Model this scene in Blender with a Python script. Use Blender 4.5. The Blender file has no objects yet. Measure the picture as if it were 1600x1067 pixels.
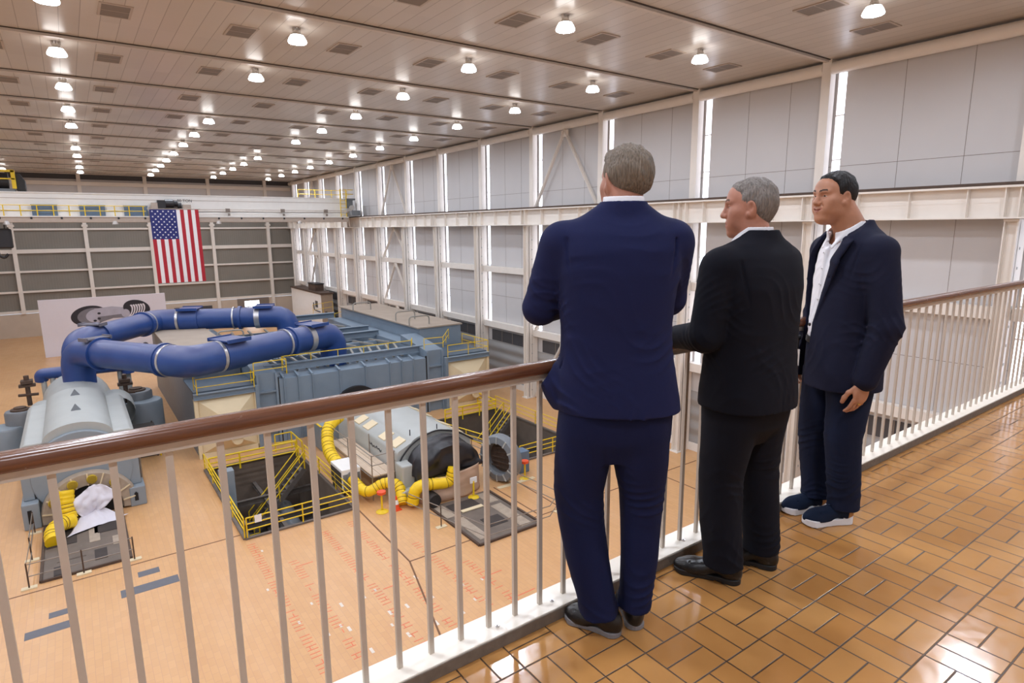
import bpy, bmesh, math, random
import numpy as np
from mathutils import Vector, Matrix
random.seed(7)
PI = math.pi
SC = bpy.context.scene
COL = SC.collection

# ------------------------------------------------------------------ camera
# X runs along the gallery railing, Y down the length of the hall, Z up; z = 0 is the gallery floor
FZ = -12.0                                   # hall floor level
cam_d = bpy.data.cameras.new('camera')
cam = bpy.data.objects.new('camera', cam_d)
COL.objects.link(cam)
yaw, pitch, roll = .6213, .1843, -.0086
fwd = Vector((math.sin(yaw) * math.cos(pitch), math.cos(yaw) * math.cos(pitch), -math.sin(pitch)))
rgt = Vector((math.cos(yaw), -math.sin(yaw), 0))
upv = rgt.cross(fwd)
c_, s_ = math.cos(roll), math.sin(roll)
r2, u2 = c_ * rgt + s_ * upv, -s_ * rgt + c_ * upv
M = Matrix((r2, u2, -fwd)).transposed().to_4x4()
M.translation = Vector((0, 0, 1.58))
cam.matrix_world = M
cam_d.sensor_width = 36
cam_d.lens = 36 * 952.83 / 1600
cam_d.clip_start = .05
cam_d.clip_end = 400
SC.camera = cam

# ------------------------------------------------------------------ world, exposure
SC.view_settings.view_transform = 'Standard'
SC.view_settings.look = 'None'
SC.view_settings.gamma = 1
SC.view_settings.use_curve_mapping = False
SC.view_settings.exposure = 0.26
SC.cycles.use_denoising = True
SC.cycles.max_bounces = 8
SC.cycles.diffuse_bounces = 5
SC.cycles.sample_clamp_indirect = 6
W = bpy.data.worlds.new('daylight')
SC.world = W
W.use_nodes = True
W.node_tree.nodes['Background'].inputs[0].default_value = (.75, .85, 1, 1)
W.node_tree.nodes['Background'].inputs[1].default_value = 1.0
LAMP_POWER = 235.0                           # radiance of a high-bay lens
WINDOW_POWER = 2.6

# ------------------------------------------------------------------ materials
MATS = {}
def srgb(r, g, b):
    f = lambda v: (v / 255 / 12.92) if v / 255 <= .04045 else ((v / 255 + .055) / 1.055) ** 2.4
    return (f(r), f(g), f(b), 1)
def mat(name, col, rough=.5, metal=0., vary=.12, scale=3., bump=0., bscale=40., spec=.5, coat=0., sheen=0., stretch=None):
    if name in MATS: return MATS[name]
    m = bpy.data.materials.new(name); m.use_nodes = True
    nt = m.node_tree; N = nt.nodes; L = nt.links
    p = N['Principled BSDF']
    c = srgb(*col)
    p.inputs['Roughness'].default_value = rough
    p.inputs['Metallic'].default_value = metal
    p.inputs['Specular IOR Level'].default_value = spec
    p.inputs['Coat Weight'].default_value = coat
    p.inputs['Sheen Weight'].default_value = sheen
    tc = N.new('ShaderNodeTexCoord')
    src = tc.outputs['Object']
    if stretch:
        mp = N.new('ShaderNodeMapping'); mp.inputs['Scale'].default_value = stretch
        L.new(src, mp.inputs[0]); src = mp.outputs[0]
    n = N.new('ShaderNodeTexNoise'); n.inputs['Scale'].default_value = scale; n.inputs['Detail'].default_value = 6
    L.new(src, n.inputs['Vector'])
    mx = N.new('ShaderNodeMix'); mx.data_type = 'RGBA'
    mx.inputs['A'].default_value = tuple(max(0, v * (1 - vary)) for v in c[:3]) + (1,)
    mx.inputs['B'].default_value = tuple(min(1, v * (1 + vary)) for v in c[:3]) + (1,)
    L.new(n.outputs['Fac'], mx.inputs['Factor'])
    L.new(mx.outputs['Result'], p.inputs['Base Color'])
    if bump:
        n2 = N.new('ShaderNodeTexNoise'); n2.inputs['Scale'].default_value = bscale; n2.inputs['Detail'].default_value = 4
        L.new(src, n2.inputs['Vector'])
        b = N.new('ShaderNodeBump'); b.inputs['Strength'].default_value = bump; b.inputs['Distance'].default_value = .01
        L.new(n2.outputs['Fac'], b.inputs['Height']); L.new(b.outputs[0], p.inputs['Normal'])
    MATS[name] = m
    return m
def emit(name, col, power):
    m = bpy.data.materials.new(name); m.use_nodes = True
    p = m.node_tree.nodes['Principled BSDF']
    p.inputs['Base Color'].default_value = srgb(*col)
    p.inputs['Emission Color'].default_value = srgb(*col)
    p.inputs['Emission Strength'].default_value = power
    MATS[name] = m
    return m
class NT:
    """short node-graph helper"""
    def __init__(s, name):
        s.m = bpy.data.materials.new(name); s.m.use_nodes = True
        s.N = s.m.node_tree.nodes; s.L = s.m.node_tree.links; s.p = s.N['Principled BSDF']; MATS[name] = s.m
    def math(s, op, a, b=None, c=None):
        n = s.N.new('ShaderNodeMath'); n.operation = op
        for i, v in enumerate((a, b, c)):
            if v is None: continue
            if isinstance(v, (int, float)): n.inputs[i].default_value = v
            else: s.L.new(v, n.inputs[i])
        return n.outputs[0]
    def mix(s, f, a, b):
        n = s.N.new('ShaderNodeMix'); n.data_type = 'RGBA'
        for k, v in (('Factor', f), ('A', a), ('B', b)):
            if isinstance(v, (int, float)): n.inputs[k].default_value = v
            elif isinstance(v, tuple): n.inputs[k].default_value = v
            else: s.L.new(v, n.inputs[k])
        return n.outputs['Result']
    def noise(s, vec, scale, detail=5):
        n = s.N.new('ShaderNodeTexNoise'); n.inputs['Scale'].default_value = scale; n.inputs['Detail'].default_value = detail
        s.L.new(vec, n.inputs['Vector']); return n.outputs['Fac']
    def pos(s):
        n = s.N.new('ShaderNodeNewGeometry'); return n.outputs['Position']
    def sep(s, v):
        n = s.N.new('ShaderNodeSeparateXYZ'); s.L.new(v, n.inputs[0]); return n.outputs
    def comb(s, x, y, z):
        n = s.N.new('ShaderNodeCombineXYZ')
        for i, v in enumerate((x, y, z)):
            if isinstance(v, (int, float)): n.inputs[i].default_value = v
            else: s.L.new(v, n.inputs[i])
        return n.outputs[0]
    def white(s, v):
        n = s.N.new('ShaderNodeTexWhiteNoise'); s.L.new(v, n.inputs['Vector']); return n.outputs['Value']
    def bump(s, h, strength, dist):
        n = s.N.new('ShaderNodeBump'); n.inputs['Strength'].default_value = strength; n.inputs['Distance'].default_value = dist
        s.L.new(h, n.inputs['Height']); s.L.new(n.outputs[0], s.p.inputs['Normal'])
    def put(s, k, v):
        if isinstance(v, (int, float, tuple)): s.p.inputs[k].default_value = v
        else: s.L.new(v, s.p.inputs[k])

def basket_tile():
    t = NT('glazed_basketweave_tile'); x, y, z = t.sep(t.pos())
    u = t.math('DIVIDE', t.math('SUBTRACT', x, 2.005), .207); v = t.math('DIVIDE', t.math('SUBTRACT', y, 1.168), .207)
    iu, iv = t.math('FLOOR', u), t.math('FLOOR', v)
    fu, fv = t.math('SUBTRACT', u, iu), t.math('SUBTRACT', v, iv)
    par = t.math('FLOORED_MODULO', t.math('ADD', iu, iv), 2.0)      # 0: halves stacked in y, 1: halves side by side in x
    sp = t.math('ADD', t.math('MULTIPLY', par, fu), t.math('MULTIPLY', t.math('SUBTRACT', 1, par), fv))
    half = t.math('GREATER_THAN', sp, .5)
    e1 = t.math('MINIMUM', t.math('MINIMUM', fu, t.math('SUBTRACT', 1, fu)), t.math('MINIMUM', fv, t.math('SUBTRACT', 1, fv)))
    e = t.math('MINIMUM', e1, t.math('ABSOLUTE', t.math('SUBTRACT', sp, .5)))
    mr = t.N.new('ShaderNodeMapRange'); mr.inputs[1].default_value = .008; mr.inputs[2].default_value = .02
    t.L.new(e, mr.inputs[0]); tile = mr.outputs[0]
    rnd = t.white(t.comb(iu, iv, half))
    c = t.mix(rnd, srgb(178, 126, 70), srgb(194, 144, 86))
    c = t.mix(t.math('MULTIPLY', t.noise(t.pos(), 6), .5), c, srgb(152, 102, 54))
    c = t.mix(tile, srgb(70, 52, 38), c)
    t.put('Base Color', c)
    ro = t.math('ADD', t.math('MULTIPLY', t.noise(t.pos(), 22), .16), .06)
    t.put('Roughness', t.math('ADD', ro, t.math('MULTIPLY', t.math('SUBTRACT', 1, tile), .3)))
    h = t.math('ADD', t.math('MULTIPLY', tile, 1.0), t.math('MULTIPLY', t.noise(t.pos(), 9, 2), .35))
    h = t.math('ADD', h, t.math('MULTIPLY', rnd, .2))
    t.bump(h, .5, .005)
    return t.m
def hall_tile():
    t = NT('orange_hall_floor_tile'); x, y, z = t.sep(t.pos())
    b = t.N.new('ShaderNodeTexBrick'); t.L.new(t.comb(y, x, 0.0), b.inputs['Vector'])
    b.inputs['Scale'].default_value = 1; b.inputs['Brick Width'].default_value = .42; b.inputs['Row Height'].default_value = .21
    b.inputs['Mortar Size'].default_value = .008; b.inputs['Mortar Smooth'].default_value = .3
    b.inputs['Color1'].default_value = srgb(214, 164, 104); b.inputs['Color2'].default_value = srgb(204, 152, 94)
    b.inputs['Mortar'].default_value = srgb(186, 136, 98)
    c = t.mix(t.math('MULTIPLY', t.noise(t.pos(), .35), .6), b.outputs['Color'], srgb(208, 154, 108))
    c = t.mix(t.math('MULTIPLY', t.noise(t.comb(t.math('MULTIPLY', x, 1.0), t.math('MULTIPLY', y, .12), 0.0), 1.3), .35), c, srgb(232, 192, 150))
    t.put('Base Color', c)
    t.put('Roughness', t.math('ADD', t.math('MULTIPLY', t.noise(t.pos(), .8), .25), .22))
    return t.m
def wood_mat():
    t = NT('varnished_brown_wood'); x, y, z = t.sep(t.pos())
    n = t.noise(t.comb(t.math('MULTIPLY', x, 1.2), t.math('MULTIPLY', y, 30.0), t.math('MULTIPLY', z, 30.0)), 3.5, 8)
    t.put('Base Color', t.mix(n, srgb(72, 40, 26), srgb(128, 84, 60)))
    t.put('Roughness', t.math('ADD', t.math('MULTIPLY', t.noise(t.pos(), 40), .1), .2))
    t.bump(n, .15, .002)
    return t.m
def ceiling_mat():
    t = NT('tan_metal_pan_ceiling'); x, y, z = t.sep(t.pos())
    u = t.math('DIVIDE', x, .61); fu = t.math('SUBTRACT', u, t.math('FLOOR', u))
    e = t.math('MINIMUM', fu, t.math('SUBTRACT', 1, fu))
    line = t.math('LESS_THAN', e, .02)
    rnd = t.white(t.comb(t.math('FLOOR', u), t.math('FLOOR', t.math('DIVIDE', y, 7.0)), 0.0))
    c = t.mix(rnd, srgb(194, 184, 174), srgb(204, 194, 184))
    c = t.mix(t.math('MULTIPLY', t.noise(t.pos(), .25), .3), c, srgb(186, 176, 166))
    c = t.mix(line, c, srgb(150, 138, 126))
    t.put('Base Color', c); t.put('Metallic', .0)
    t.put('Roughness', t.math('ADD', .27, t.math('MULTIPLY', t.noise(t.pos(), .6), .1)))
    t.put('Specular IOR Level', .5)
    w = t.noise(t.comb(t.math('MULTIPLY', x, .8), t.math('MULTIPLY', y, 3.0), 0.0), 1.0, 1)
    t.bump(w, .35, .006)
    return t.m
def pipe_mat():
    t = NT('pipe_blue'); g = t.N.new('ShaderNodeNewGeometry'); nz = t.sep(g.outputs['Normal'])[2]
    c = t.mix(t.noise(t.pos(), .8), srgb(30, 58, 116), srgb(50, 84, 150))
    dust = t.math('MULTIPLY', t.math('MAXIMUM', t.math('SUBTRACT', nz, .25), 0.0), t.math('ADD', .15, t.math('MULTIPLY', t.noise(t.pos(), .5), 1.3)))
    t.put('Base Color', t.mix(t.math('MINIMUM', dust, .8), c, srgb(124, 122, 146)))      # settled dust
    t.put('Roughness', t.math('ADD', .3, t.math('MULTIPLY', t.noise(t.pos(), 1.6), .2)))
    return t.m
def corrugated(name, c1, c2, pitch, axis='x', rough=.45, strength=.5):
    t = NT(name); x, y, z = t.sep(t.pos())
    a = {'x': x, 'y': y, 'z': z}[axis]
    s = t.math('SINE', t.math('MULTIPLY', a, 2 * PI / pitch))
    t.put('Base Color', t.mix(t.noise(t.pos(), .5), srgb(*c1), srgb(*c2)))
    t.put('Roughness', rough)
    t.bump(s, strength, pitch * .12)
    return t.m

basket_tile(); hall_tile(); wood_mat(); ceiling_mat()
corrugated('far_wall_siding', (124, 119, 110), (138, 132, 122), .3, 'x', .5, .12)
corrugated('lower_wall_siding', (150, 147, 145), (166, 163, 160), .9, 'z')
mat('wall_panel_grey', (202, 199, 198), .42, vary=.05, scale=.4)
mat('cream_steel', (232, 224, 214), .45, vary=.06, scale=1.5)
mat('white_paint', (236, 232, 226), .4, vary=.05, scale=2)
mat('curb_white', (238, 230, 216), .35, vary=.06, scale=8)
mat('curb_dark', (112, 100, 88), .7, vary=.35, scale=25, bump=.3)
mat('baluster_grey', (196, 184, 170), .4, metal=.1, vary=.08, scale=10)
mat('dark_gap', (30, 27, 25), .8)
mat('gantry_dark', (70, 60, 54), .7)
mat('vent_grey', (128, 116, 106), .6, vary=.1, scale=6)
mat('vent_frame', (180, 164, 150), .4)
mat('ceiling_beam_tan', (206, 196, 186), .45)
mat('lamp_housing', (200, 195, 190), .35, metal=.5)
mat('louvre_dark', (74, 72, 74), .6)
pipe_mat()
mat('pipe_dust', (112, 108, 116), .7, vary=.3, scale=1.5)
mat('silver_band', (205, 203, 204), .28, metal=.75, vary=.15, scale=3)
mat('lp_blue', (124, 139, 153), .5, vary=.16, scale=.8)
mat('lp_blue_dark', (86, 100, 114), .55, vary=.18, scale=1)
mat('deck_tan', (168, 152, 136), .8, vary=.15, scale=.8)
mat('slat_grey', (150, 146, 138), .6, vary=.2, scale=2)
mat('hood_cream', (226, 208, 172), .55, vary=.08, scale=1.2)
mat('turbine_grey', (176, 178, 174), .5, vary=.1, scale=1)
mat('turbine_grey_blue', (138, 148, 156), .5, vary=.1, scale=1)
mat('valve_grey', (118, 122, 126), .5, vary=.15, scale=2)
mat('rust_dark', (82, 64, 52), .75, vary=.35, scale=6)
mat('pit_concrete', (112, 98, 86), .85, vary=.35, scale=1.3)
mat('pit_steel', (96, 88, 82), .7, vary=.3, scale=3)
mat('plate_grey', (110, 98, 88), .7, vary=.35, scale=1.6, bump=.2, bscale=8)
mat('plate_dark', (62, 54, 50), .75, vary=.3, scale=3)
mat('safety_yellow', (232, 196, 30), .45, vary=.08, scale=5)
mat('hose_yellow', (240, 200, 20), .5, vary=.1, scale=6)
mat('hose_rib', (120, 92, 20), .6)
mat('cone_orange', (232, 84, 40), .5)
mat('white_plastic', (240, 240, 240), .5)
mat('sheet_white', (222, 218, 226), .6, vary=.05, scale=5, bump=.3, bscale=6)
mat('tarp_black', (34, 32, 36), .32, vary=.3, scale=3, bump=.6, bscale=3)
mat('tarp_tan', (196, 164, 140), .55, vary=.15, scale=2, bump=.5, bscale=3)
mat('board_tan', (206, 184, 160), .7, vary=.15, scale=3)
mat('scaffold_steel', (150, 140, 130), .4, metal=.6)
mat('tape_grey', (104, 104, 110), .6, vary=.15, scale=5)
mat('chalk_red', (226, 122, 88), .7, vary=.1)
mat('chalk_white', (226, 214, 200), .7, vary=.1)
mat('joint_dark', (120, 84, 60), .8)
mat('cabinet_blue', (98, 118, 140), .45)
mat('black_steel', (34, 32, 34), .5, vary=.3, scale=4)
mat('ring_tan', (168, 152, 134), .6, vary=.3, scale=3)
mat('cap_yellow', (196, 168, 50), .5, vary=.25, scale=14)
mat('flag_red', (178, 34, 48), .7, vary=.06)
mat('flag_white', (240, 236, 236), .7, vary=.03)
mat('flag_blue', (38, 44, 112), .7, vary=.06)
mat('panel_white', (232, 228, 236), .4, vary=.02)
mat('ink_dark', (48, 46, 54), .4, vary=.4, scale=1.2)
mat('ink_grey', (128, 126, 134), .4, vary=.35, scale=1.0)
mat('ink_light', (186, 184, 198), .4, vary=.2, scale=1.0)
mat('concrete_base', (200, 184, 166), .8, vary=.12, scale=.7)
mat('red_paint', (190, 50, 44), .5)
mat('green_paint', (60, 120, 80), .5)
emit('lamp_lens_lit', (230, 240, 255), LAMP_POWER)
emit('lamp_refractor_lit', (250, 248, 246), 7.0)
emit('window_daylight', (232, 238, 255), WINDOW_POWER)
emit('door_daylight', (240, 246, 255), 2.0)

# ------------------------------------------------------------------ mesh builder
class MB:
    def __init__(s): s.v = []; s.f = []; s.m = []
    def add(s, vs, fs, mi=0):
        o = len(s.v); s.v += [tuple(v) for v in vs]; s.f += [tuple(i + o for i in f) for f in fs]; s.m += [mi] * len(fs); return s
    def box(s, x0, x1, y0, y1, z0, z1, mi=0):
        vs = [(x, y, z) for z in (z0, z1) for y in (y0, y1) for x in (x0, x1)]
        return s.add(vs, [(0, 2, 3, 1), (4, 5, 7, 6), (0, 1, 5, 4), (2, 6, 7, 3), (0, 4, 6, 2), (1, 3, 7, 5)], mi)
    def bar(s, p, q, w, h=None, up=(0, 0, 1), mi=0):
        p, q = Vector(p), Vector(q); h = w if h is None else h
        d = (q - p).normalized(); u = Vector(up)
        if abs(d.dot(u)) > .98: u = Vector((0, 1, 0))
        a = d.cross(u).normalized() * w / 2; b = a.cross(d).normalized() * h / 2
        vs = [e + i * a + j * b for e in (p, q) for j in (-1, 1) for i in (-1, 1)]
        return s.add(vs, [(0, 1, 3, 2), (4, 6, 7, 5), (0, 4, 5, 1), (2, 3, 7, 6), (0, 2, 6, 4), (1, 5, 7, 3)], mi)
    def tube(s, pts, r, n=12, mi=0, cap=True, closed=False):
        """tube along pts; r a number or one radius per point"""
        P = [Vector(p) for p in pts]; K = len(P)
        R = r if hasattr(r, '__len__') else [r] * K
        rings = []; a = None
        for i in range(K):
            if closed: d = (P[(i + 1) % K] - P[i - 1]).normalized()
            else: d = (P[min(i + 1, K - 1)] - P[max(i - 1, 0)]).normalized()
            if a is None:
                u = Vector((0, 0, 1)) if abs(d.z) < .9 else Vector((0, 1, 0)); a = d.cross(u).normalized()
            else: a = (a - d * a.dot(d)).normalized()
            b = d.cross(a)
            sc = 1.0
            if 0 < i < K - 1 and not closed:
                c = (P[i + 1] - P[i]).normalized().dot((P[i] - P[i - 1]).normalized()); sc = 1 / max(.5, math.sqrt(max(0, (1 + c) / 2)))
            rings.append([P[i] + (a * math.cos(t) + b * math.sin(t)) * R[i] for t in (2 * PI * k / n for k in range(n))])
        vs = [v for rg in rings for v in rg]; fs = []
        for i in range(K if closed else K - 1):
            j = (i + 1) % K
            for k in range(n): fs.append((i * n + k, i * n + (k + 1) % n, j * n + (k + 1) % n, j * n + k))
        if cap and not closed:
            fs.append(tuple(range(n))[::-1]); fs.append(tuple((K - 1) * n + k for k in range(n)))
        return s.add(vs, fs, mi)
    def cyl(s, c, r, h, n=24, axis='z', mi=0, r2=None):
        d = {'x': (h, 0, 0), 'y': (0, h, 0), 'z': (0, 0, h)}[axis]
        return s.tube([c, Vector(c) + Vector(d)], [r, r if r2 is None else r2], n, mi)
    def lathe(s, c, prof, n=32, axis='z', mi=0, a0=0, a1=2 * PI):
        """prof: (radius, along) pairs"""
        vs = []; full = abs(a1 - a0 - 2 * PI) < 1e-6; m = n if full else n + 1
        for r, h in prof:
            for k in range(m):
                t = a0 + (a1 - a0) * k / n; p, q = r * math.cos(t), r * math.sin(t)
                o = {'z': (p, q, h), 'y': (p, h, q), 'x': (h, p, q)}[axis]
                vs.append((c[0] + o[0], c[1] + o[1], c[2] + o[2]))
        fs = []
        for i in range(len(prof) - 1):
            for k in range(n):
                k2 = (k + 1) % m
                f = (i * m + k, i * m + k2, (i + 1) * m + k2, (i + 1) * m + k)
                fs.append(f if axis != 'y' else f[::-1])
        return s.add(vs, fs, mi)
    def prism(s, poly, axis, a, b, mi=0):
        """polygon (2D) extruded along axis from a to b"""
        def to(p, t): return {'x': (t, p[0], p[1]), 'y': (p[0], t, p[1]), 'z': (p[0], p[1], t)}[axis]
        n = len(poly); vs = [to(p, a) for p in poly] + [to(p, b) for p in poly]
        fs = [tuple(range(n))[::-1], tuple(range(n, 2 * n))] + [(i, (i + 1) % n, (i + 1) % n + n, i + n) for i in range(n)]
        return s.add(vs, fs, mi)
    def quad(s, a, b, c, d, mi=0): return s.add([a, b, c, d], [(0, 1, 2, 3)], mi)
    def ibeam(s, p, q, w, h, t=.05, mi=0):
        p, q = Vector(p), Vector(q); up = Vector((0, 0, 1))
        s.bar(p + up * (h / 2 - t / 2), q + up * (h / 2 - t / 2), w, t, mi=mi); s.bar(p - up * (h / 2 - t / 2), q - up * (h / 2 - t / 2), w, t, mi=mi)
        return s.bar(p, q, t, h - 2 * t, mi=mi)

def world_loc(o):
    p = Vector((0, 0, 0))
    while o: p += o.location; o = o.parent
    return p
def build(name, mb, mats, parent=None, loc=None, smooth=False, bevel=0.):
    """one mesh object; vertices are given in world coordinates, the origin sits at loc (or the parent's origin)"""
    base = world_loc(parent) if parent else Vector(loc or (0, 0, 0))
    me = bpy.data.meshes.new(name)
    me.from_pydata([Vector(v) - base for v in mb.v], [], mb.f)
    mats = mats if isinstance(mats, (list, tuple)) else [mats]
    for k in mats: me.materials.append(MATS[k] if isinstance(k, str) else k)
    if len(mats) > 1: me.polygons.foreach_set('material_index', mb.m)
    bm = bmesh.new(); bm.from_mesh(me); bmesh.ops.recalc_face_normals(bm, faces=bm.faces); bm.to_mesh(me); bm.free()
    if smooth is not False:
        me.polygons.foreach_set('use_smooth', [True] * len(me.polygons))
        me.set_sharp_from_angle(angle=math.radians(40 if smooth is True else smooth))
    o = bpy.data.objects.new(name, me); COL.objects.link(o)
    if parent: o.parent = parent
    else: o.location = base
    if bevel:
        b = o.modifiers.new('bevel', 'BEVEL'); b.width = bevel; b.segments = 2; b.limit_method = 'ANGLE'
    return o
def tag(o, label, cat, group=None, kind=None):
    if label: o['label'] = label
    if cat: o['category'] = cat
    if group: o['group'] = group
    if kind: o['kind'] = kind
    return o
def thing(name, label, cat, loc, group=None):
    o = bpy.data.objects.new(name, None); COL.objects.link(o); o.location = loc; o.empty_display_size = .2
    return tag(o, label, cat, group)
def struct(name, mb, mats, label, cat='structure', **k):
    return tag(build(name, mb, mats, **k), label, cat, kind='structure')
def kids(o): return [c for c in bpy.data.objects if c.parent == o]
def copy_tree(o, loc=None, label=None, parent=None, group=None):
    c = o.copy(); COL.objects.link(c)
    if parent: c.parent = parent
    if loc is not None: c.location = loc
    if label: c['label'] = label
    if group: c['group'] = group
    for k in kids(o): copy_tree(k, parent=c)
    return c
# ------------------------------------------------------------------ the setting
YC = [.4, 7.75, 15.6, 22.9, 30.5, 38.05, 45.25, 52.6, 59.6, 66.7, 73.5, 80.1, 87.0, 93.5, 99.5]   # near faces of the wall columns
CZ = 9.05                                    # ceiling
YF, XW, XL, YB = 101.5, 29.85, -24.0, -7.0   # far wall, right wall, left wall, back wall
PITS = [(4.9, 10.0, 27.4, 37.3), (20.0, 25.1, 27.4, 37.3)]

b = MB()
xs = [XL, 4.9, 10.0, 20.0, 25.1, XW]; ys = [1.0, 27.4, 37.3, YF]
for i in range(5):
    for j in range(3):
        if j == 1 and i in (1, 3): continue
        b.quad((xs[i], ys[j], FZ), (xs[i + 1], ys[j], FZ), (xs[i + 1], ys[j + 1], FZ), (xs[i], ys[j + 1], FZ))
struct('floor', b, 'orange_hall_floor_tile', 'orange tiled turbine hall floor far below the gallery', 'floor')
b = MB().box(XL, XW, YB, 1.74, -.35, 0)
struct('balcony_floor', b, 'glazed_basketweave_tile', 'glossy amber basketweave tiles of the viewing gallery', 'floor')
b = MB().box(XL, XW, 1.745, 1.86, -.35, -.002).box(XL, XW, 1.5, 1.86, -.9, -.35)
struct('slab_edge', b, 'concrete_base', 'edge of the gallery slab under the railing', 'slab')
b = MB().quad((XL, YB, CZ), (XL, YF, CZ), (XW, YF, CZ), (XW, YB, CZ))
struct('ceiling', b, 'tan_metal_pan_ceiling', 'tan metal panel ceiling of the turbine hall', 'ceiling')
for i, y in enumerate(YC):
    b = MB().bar((XL, y + .22, CZ - .06), (XW - .5, y + .22, CZ - .06), .16, .12)
    b.box(XL, XW - .5, y + .06, y + .12, CZ - .03, CZ - .001, 1)
    struct('ceiling_beam', b, ['ceiling_beam_tan', 'gantry_dark'], 'thin tan ceiling seam beam running across the hall', 'beam')
# walls that close the hall
b = MB().quad((XL, YB, FZ), (XL, YF, FZ), (XL, YF, CZ), (XL, YB, CZ))
struct('wall_left', b, 'wall_panel_grey', 'grey side wall out of view on the left', 'wall')
b = MB().quad((XL, YB, 0), (XW, YB, 0), (XW, YB, CZ), (XL, YB, CZ))
struct('wall_back', b, 'wall_panel_grey', 'wall behind the gallery', 'wall')
b = MB().quad((XL, 1.5, FZ), (XW, 1.5, FZ), (XW, 1.5, -.9), (XL, 1.5, -.9))
struct('wall_under_gallery', b, 'wall_panel_grey', 'wall below the gallery slab', 'wall')
# right wall: flat panels broken by window slots beside every column
b = MB(); e = [YB] + [y for yc in YC for y in (yc - .5, yc - .08)] + [YF]
for k in range(0, len(e), 2):
    y0, y1 = e[k], e[k + 1]
    b.box(XW, XW + .1, y0, y1, -8.25, CZ)
    for t in (1, 2):                                                 # panel seams
        ym = y0 + (y1 - y0) * t / 3
        b.box(XW - .006, XW, ym - .008, ym + .008, -6.4, 8.5, 1)
    b.box(XW - .006, XW, y0, y1, 4.28, 4.30, 1)
    b.box(XW - .006, XW, y0, y1, -4.2, -4.18, 1)
for k in range(1, len(e) - 1, 2):
    b.box(XW, XW + .1, e[k], e[k + 1], -8.25, -6.9).box(XW, XW + .1, e[k], e[k + 1], 8.5, CZ)
struct('wall_right', b, ['wall_panel_grey', 'vent_grey'], 'right wall of plain pale grey panels', 'wall')
b = MB().box(XW - .02, XW + .1, YB, YF, -11.5, -8.25)
struct('wall_right_lower', b, 'lower_wall_siding', 'ribbed grey siding along the foot of the right wall', 'wall')
b = MB().box(XW - .1, XW + .1, YB, YF, FZ, -11.5)
struct('baseboard_right', b, 'white_paint', 'white base strip along the right wall', 'baseboard')
for i, y in enumerate(YC):
    # window slot
    b = MB()
    zz = [-6.88, -4.9, -2.9, -2.1]; zs = [-1.6, -.2, 1.8]; zu = [3.1, 4.6, 6.6, 8.5]
    for seq in (zz, zs, zu):
        for a, c in zip(seq, seq[1:]): b.box(XW + .04, XW + .06, y - .48, y - .1, a + .02, c - .02)
        for a in seq: b.box(XW, XW + .08, y - .5, y - .08, a - .03, a + .03, 1)
    b.box(XW, XW + .08, y - .5, y - .48, -6.9, 8.5, 1).box(XW, XW + .08, y - .1, y - .08, -6.9, 8.5, 1)
    o = build('window_%d' % (i + 1), b, ['window_daylight', 'white_paint'])
    tag(o, 'tall narrow daylight window slot beside a wall column', 'window', kind='structure')
    # column: crane column with recessed face, main column behind it
    b = MB()
    w = .45
    b.box(28.7, 29.2, y, y + .04, FZ, 1.72).box(28.7, 29.2, y + w - .04, y + w, FZ, 1.72).box(28.92, 28.97, y, y + w, FZ, 1.72)
    b.box(28.68, 29.22, y - .02, y + w + .02, 1.66, 1.74).box(28.6, 29.3, y - .1, y + w + .1, FZ, FZ + .06)
    b.box(29.25, 29.8, y + .02, y + w - .02, FZ, 1.8)
    for k in range(17): b.box(29.18, 29.26, y - .015, y + .03, -11.4 + .75 * k, -11.3 + .75 * k, 1)
    b.box(29.2, 29.25, y + .1, y + w - .1, FZ, 1.72)
    b.box(29.3, 29.75, y, y + .42, 3.0, CZ)
    o = struct('column', b, ['cream_steel', 'turbine_grey'], 'cream steel column of the right wall carrying the crane girder', 'column')
    # girts and eave beam to the next column
    if i + 1 < len(YC):
        y0, y1 = y + .42, YC[i + 1]
    else: y0, y1 = y + .42, YF
    b = MB()
    for z0, z1 in ((-2.15, -1.66), (-6.95, -6.45)):
        b.box(29.35, 29.8, y0, y1, z0, z1)
    b.tube([(29.5, y0, 8.68), (29.5, y1, 8.68)], .27, 16)
    struct('wall_beam', b, 'cream_steel', 'cream horizontal beams between two right wall columns', 'beam', smooth=True)
    b = MB()
    b.box(XW - .05, XW - .01, y0, y1 - .6, -8.2, -7.25)
    for t in range(1, 4): b.box(XW - .07, XW - .04, y0 + (y1 - y0 - .6) * t / 4 - .03, y0 + (y1 - y0 - .6) * t / 4 + .03, -8.2, -7.25, 1)
    struct('wall_louvre', b, ['louvre_dark', 'vent_grey'], 'dark louvre strip low on the right wall', 'louvre')
    if i in (4, 8, 12):
        b = MB(); ym = (y0 + y1) / 2; X = 29.45
        for zl, zt in ((3.05, 8.35), (-1.66, 1.72), (-6.45, -2.15), (-11.9, -6.95)):
            for ya in (y0 + .15, y1 - .15): b.ibeam((X, ya, zl), (X, ym, zt), .2, .22, .04)
            b.box(X - .05, X + .05, ym - .35, ym + .35, zt - .45, zt)
        struct('wall_brace', b, 'cream_steel', 'pair of diagonal cream braces filling one bay of the right wall', 'brace')
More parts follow.
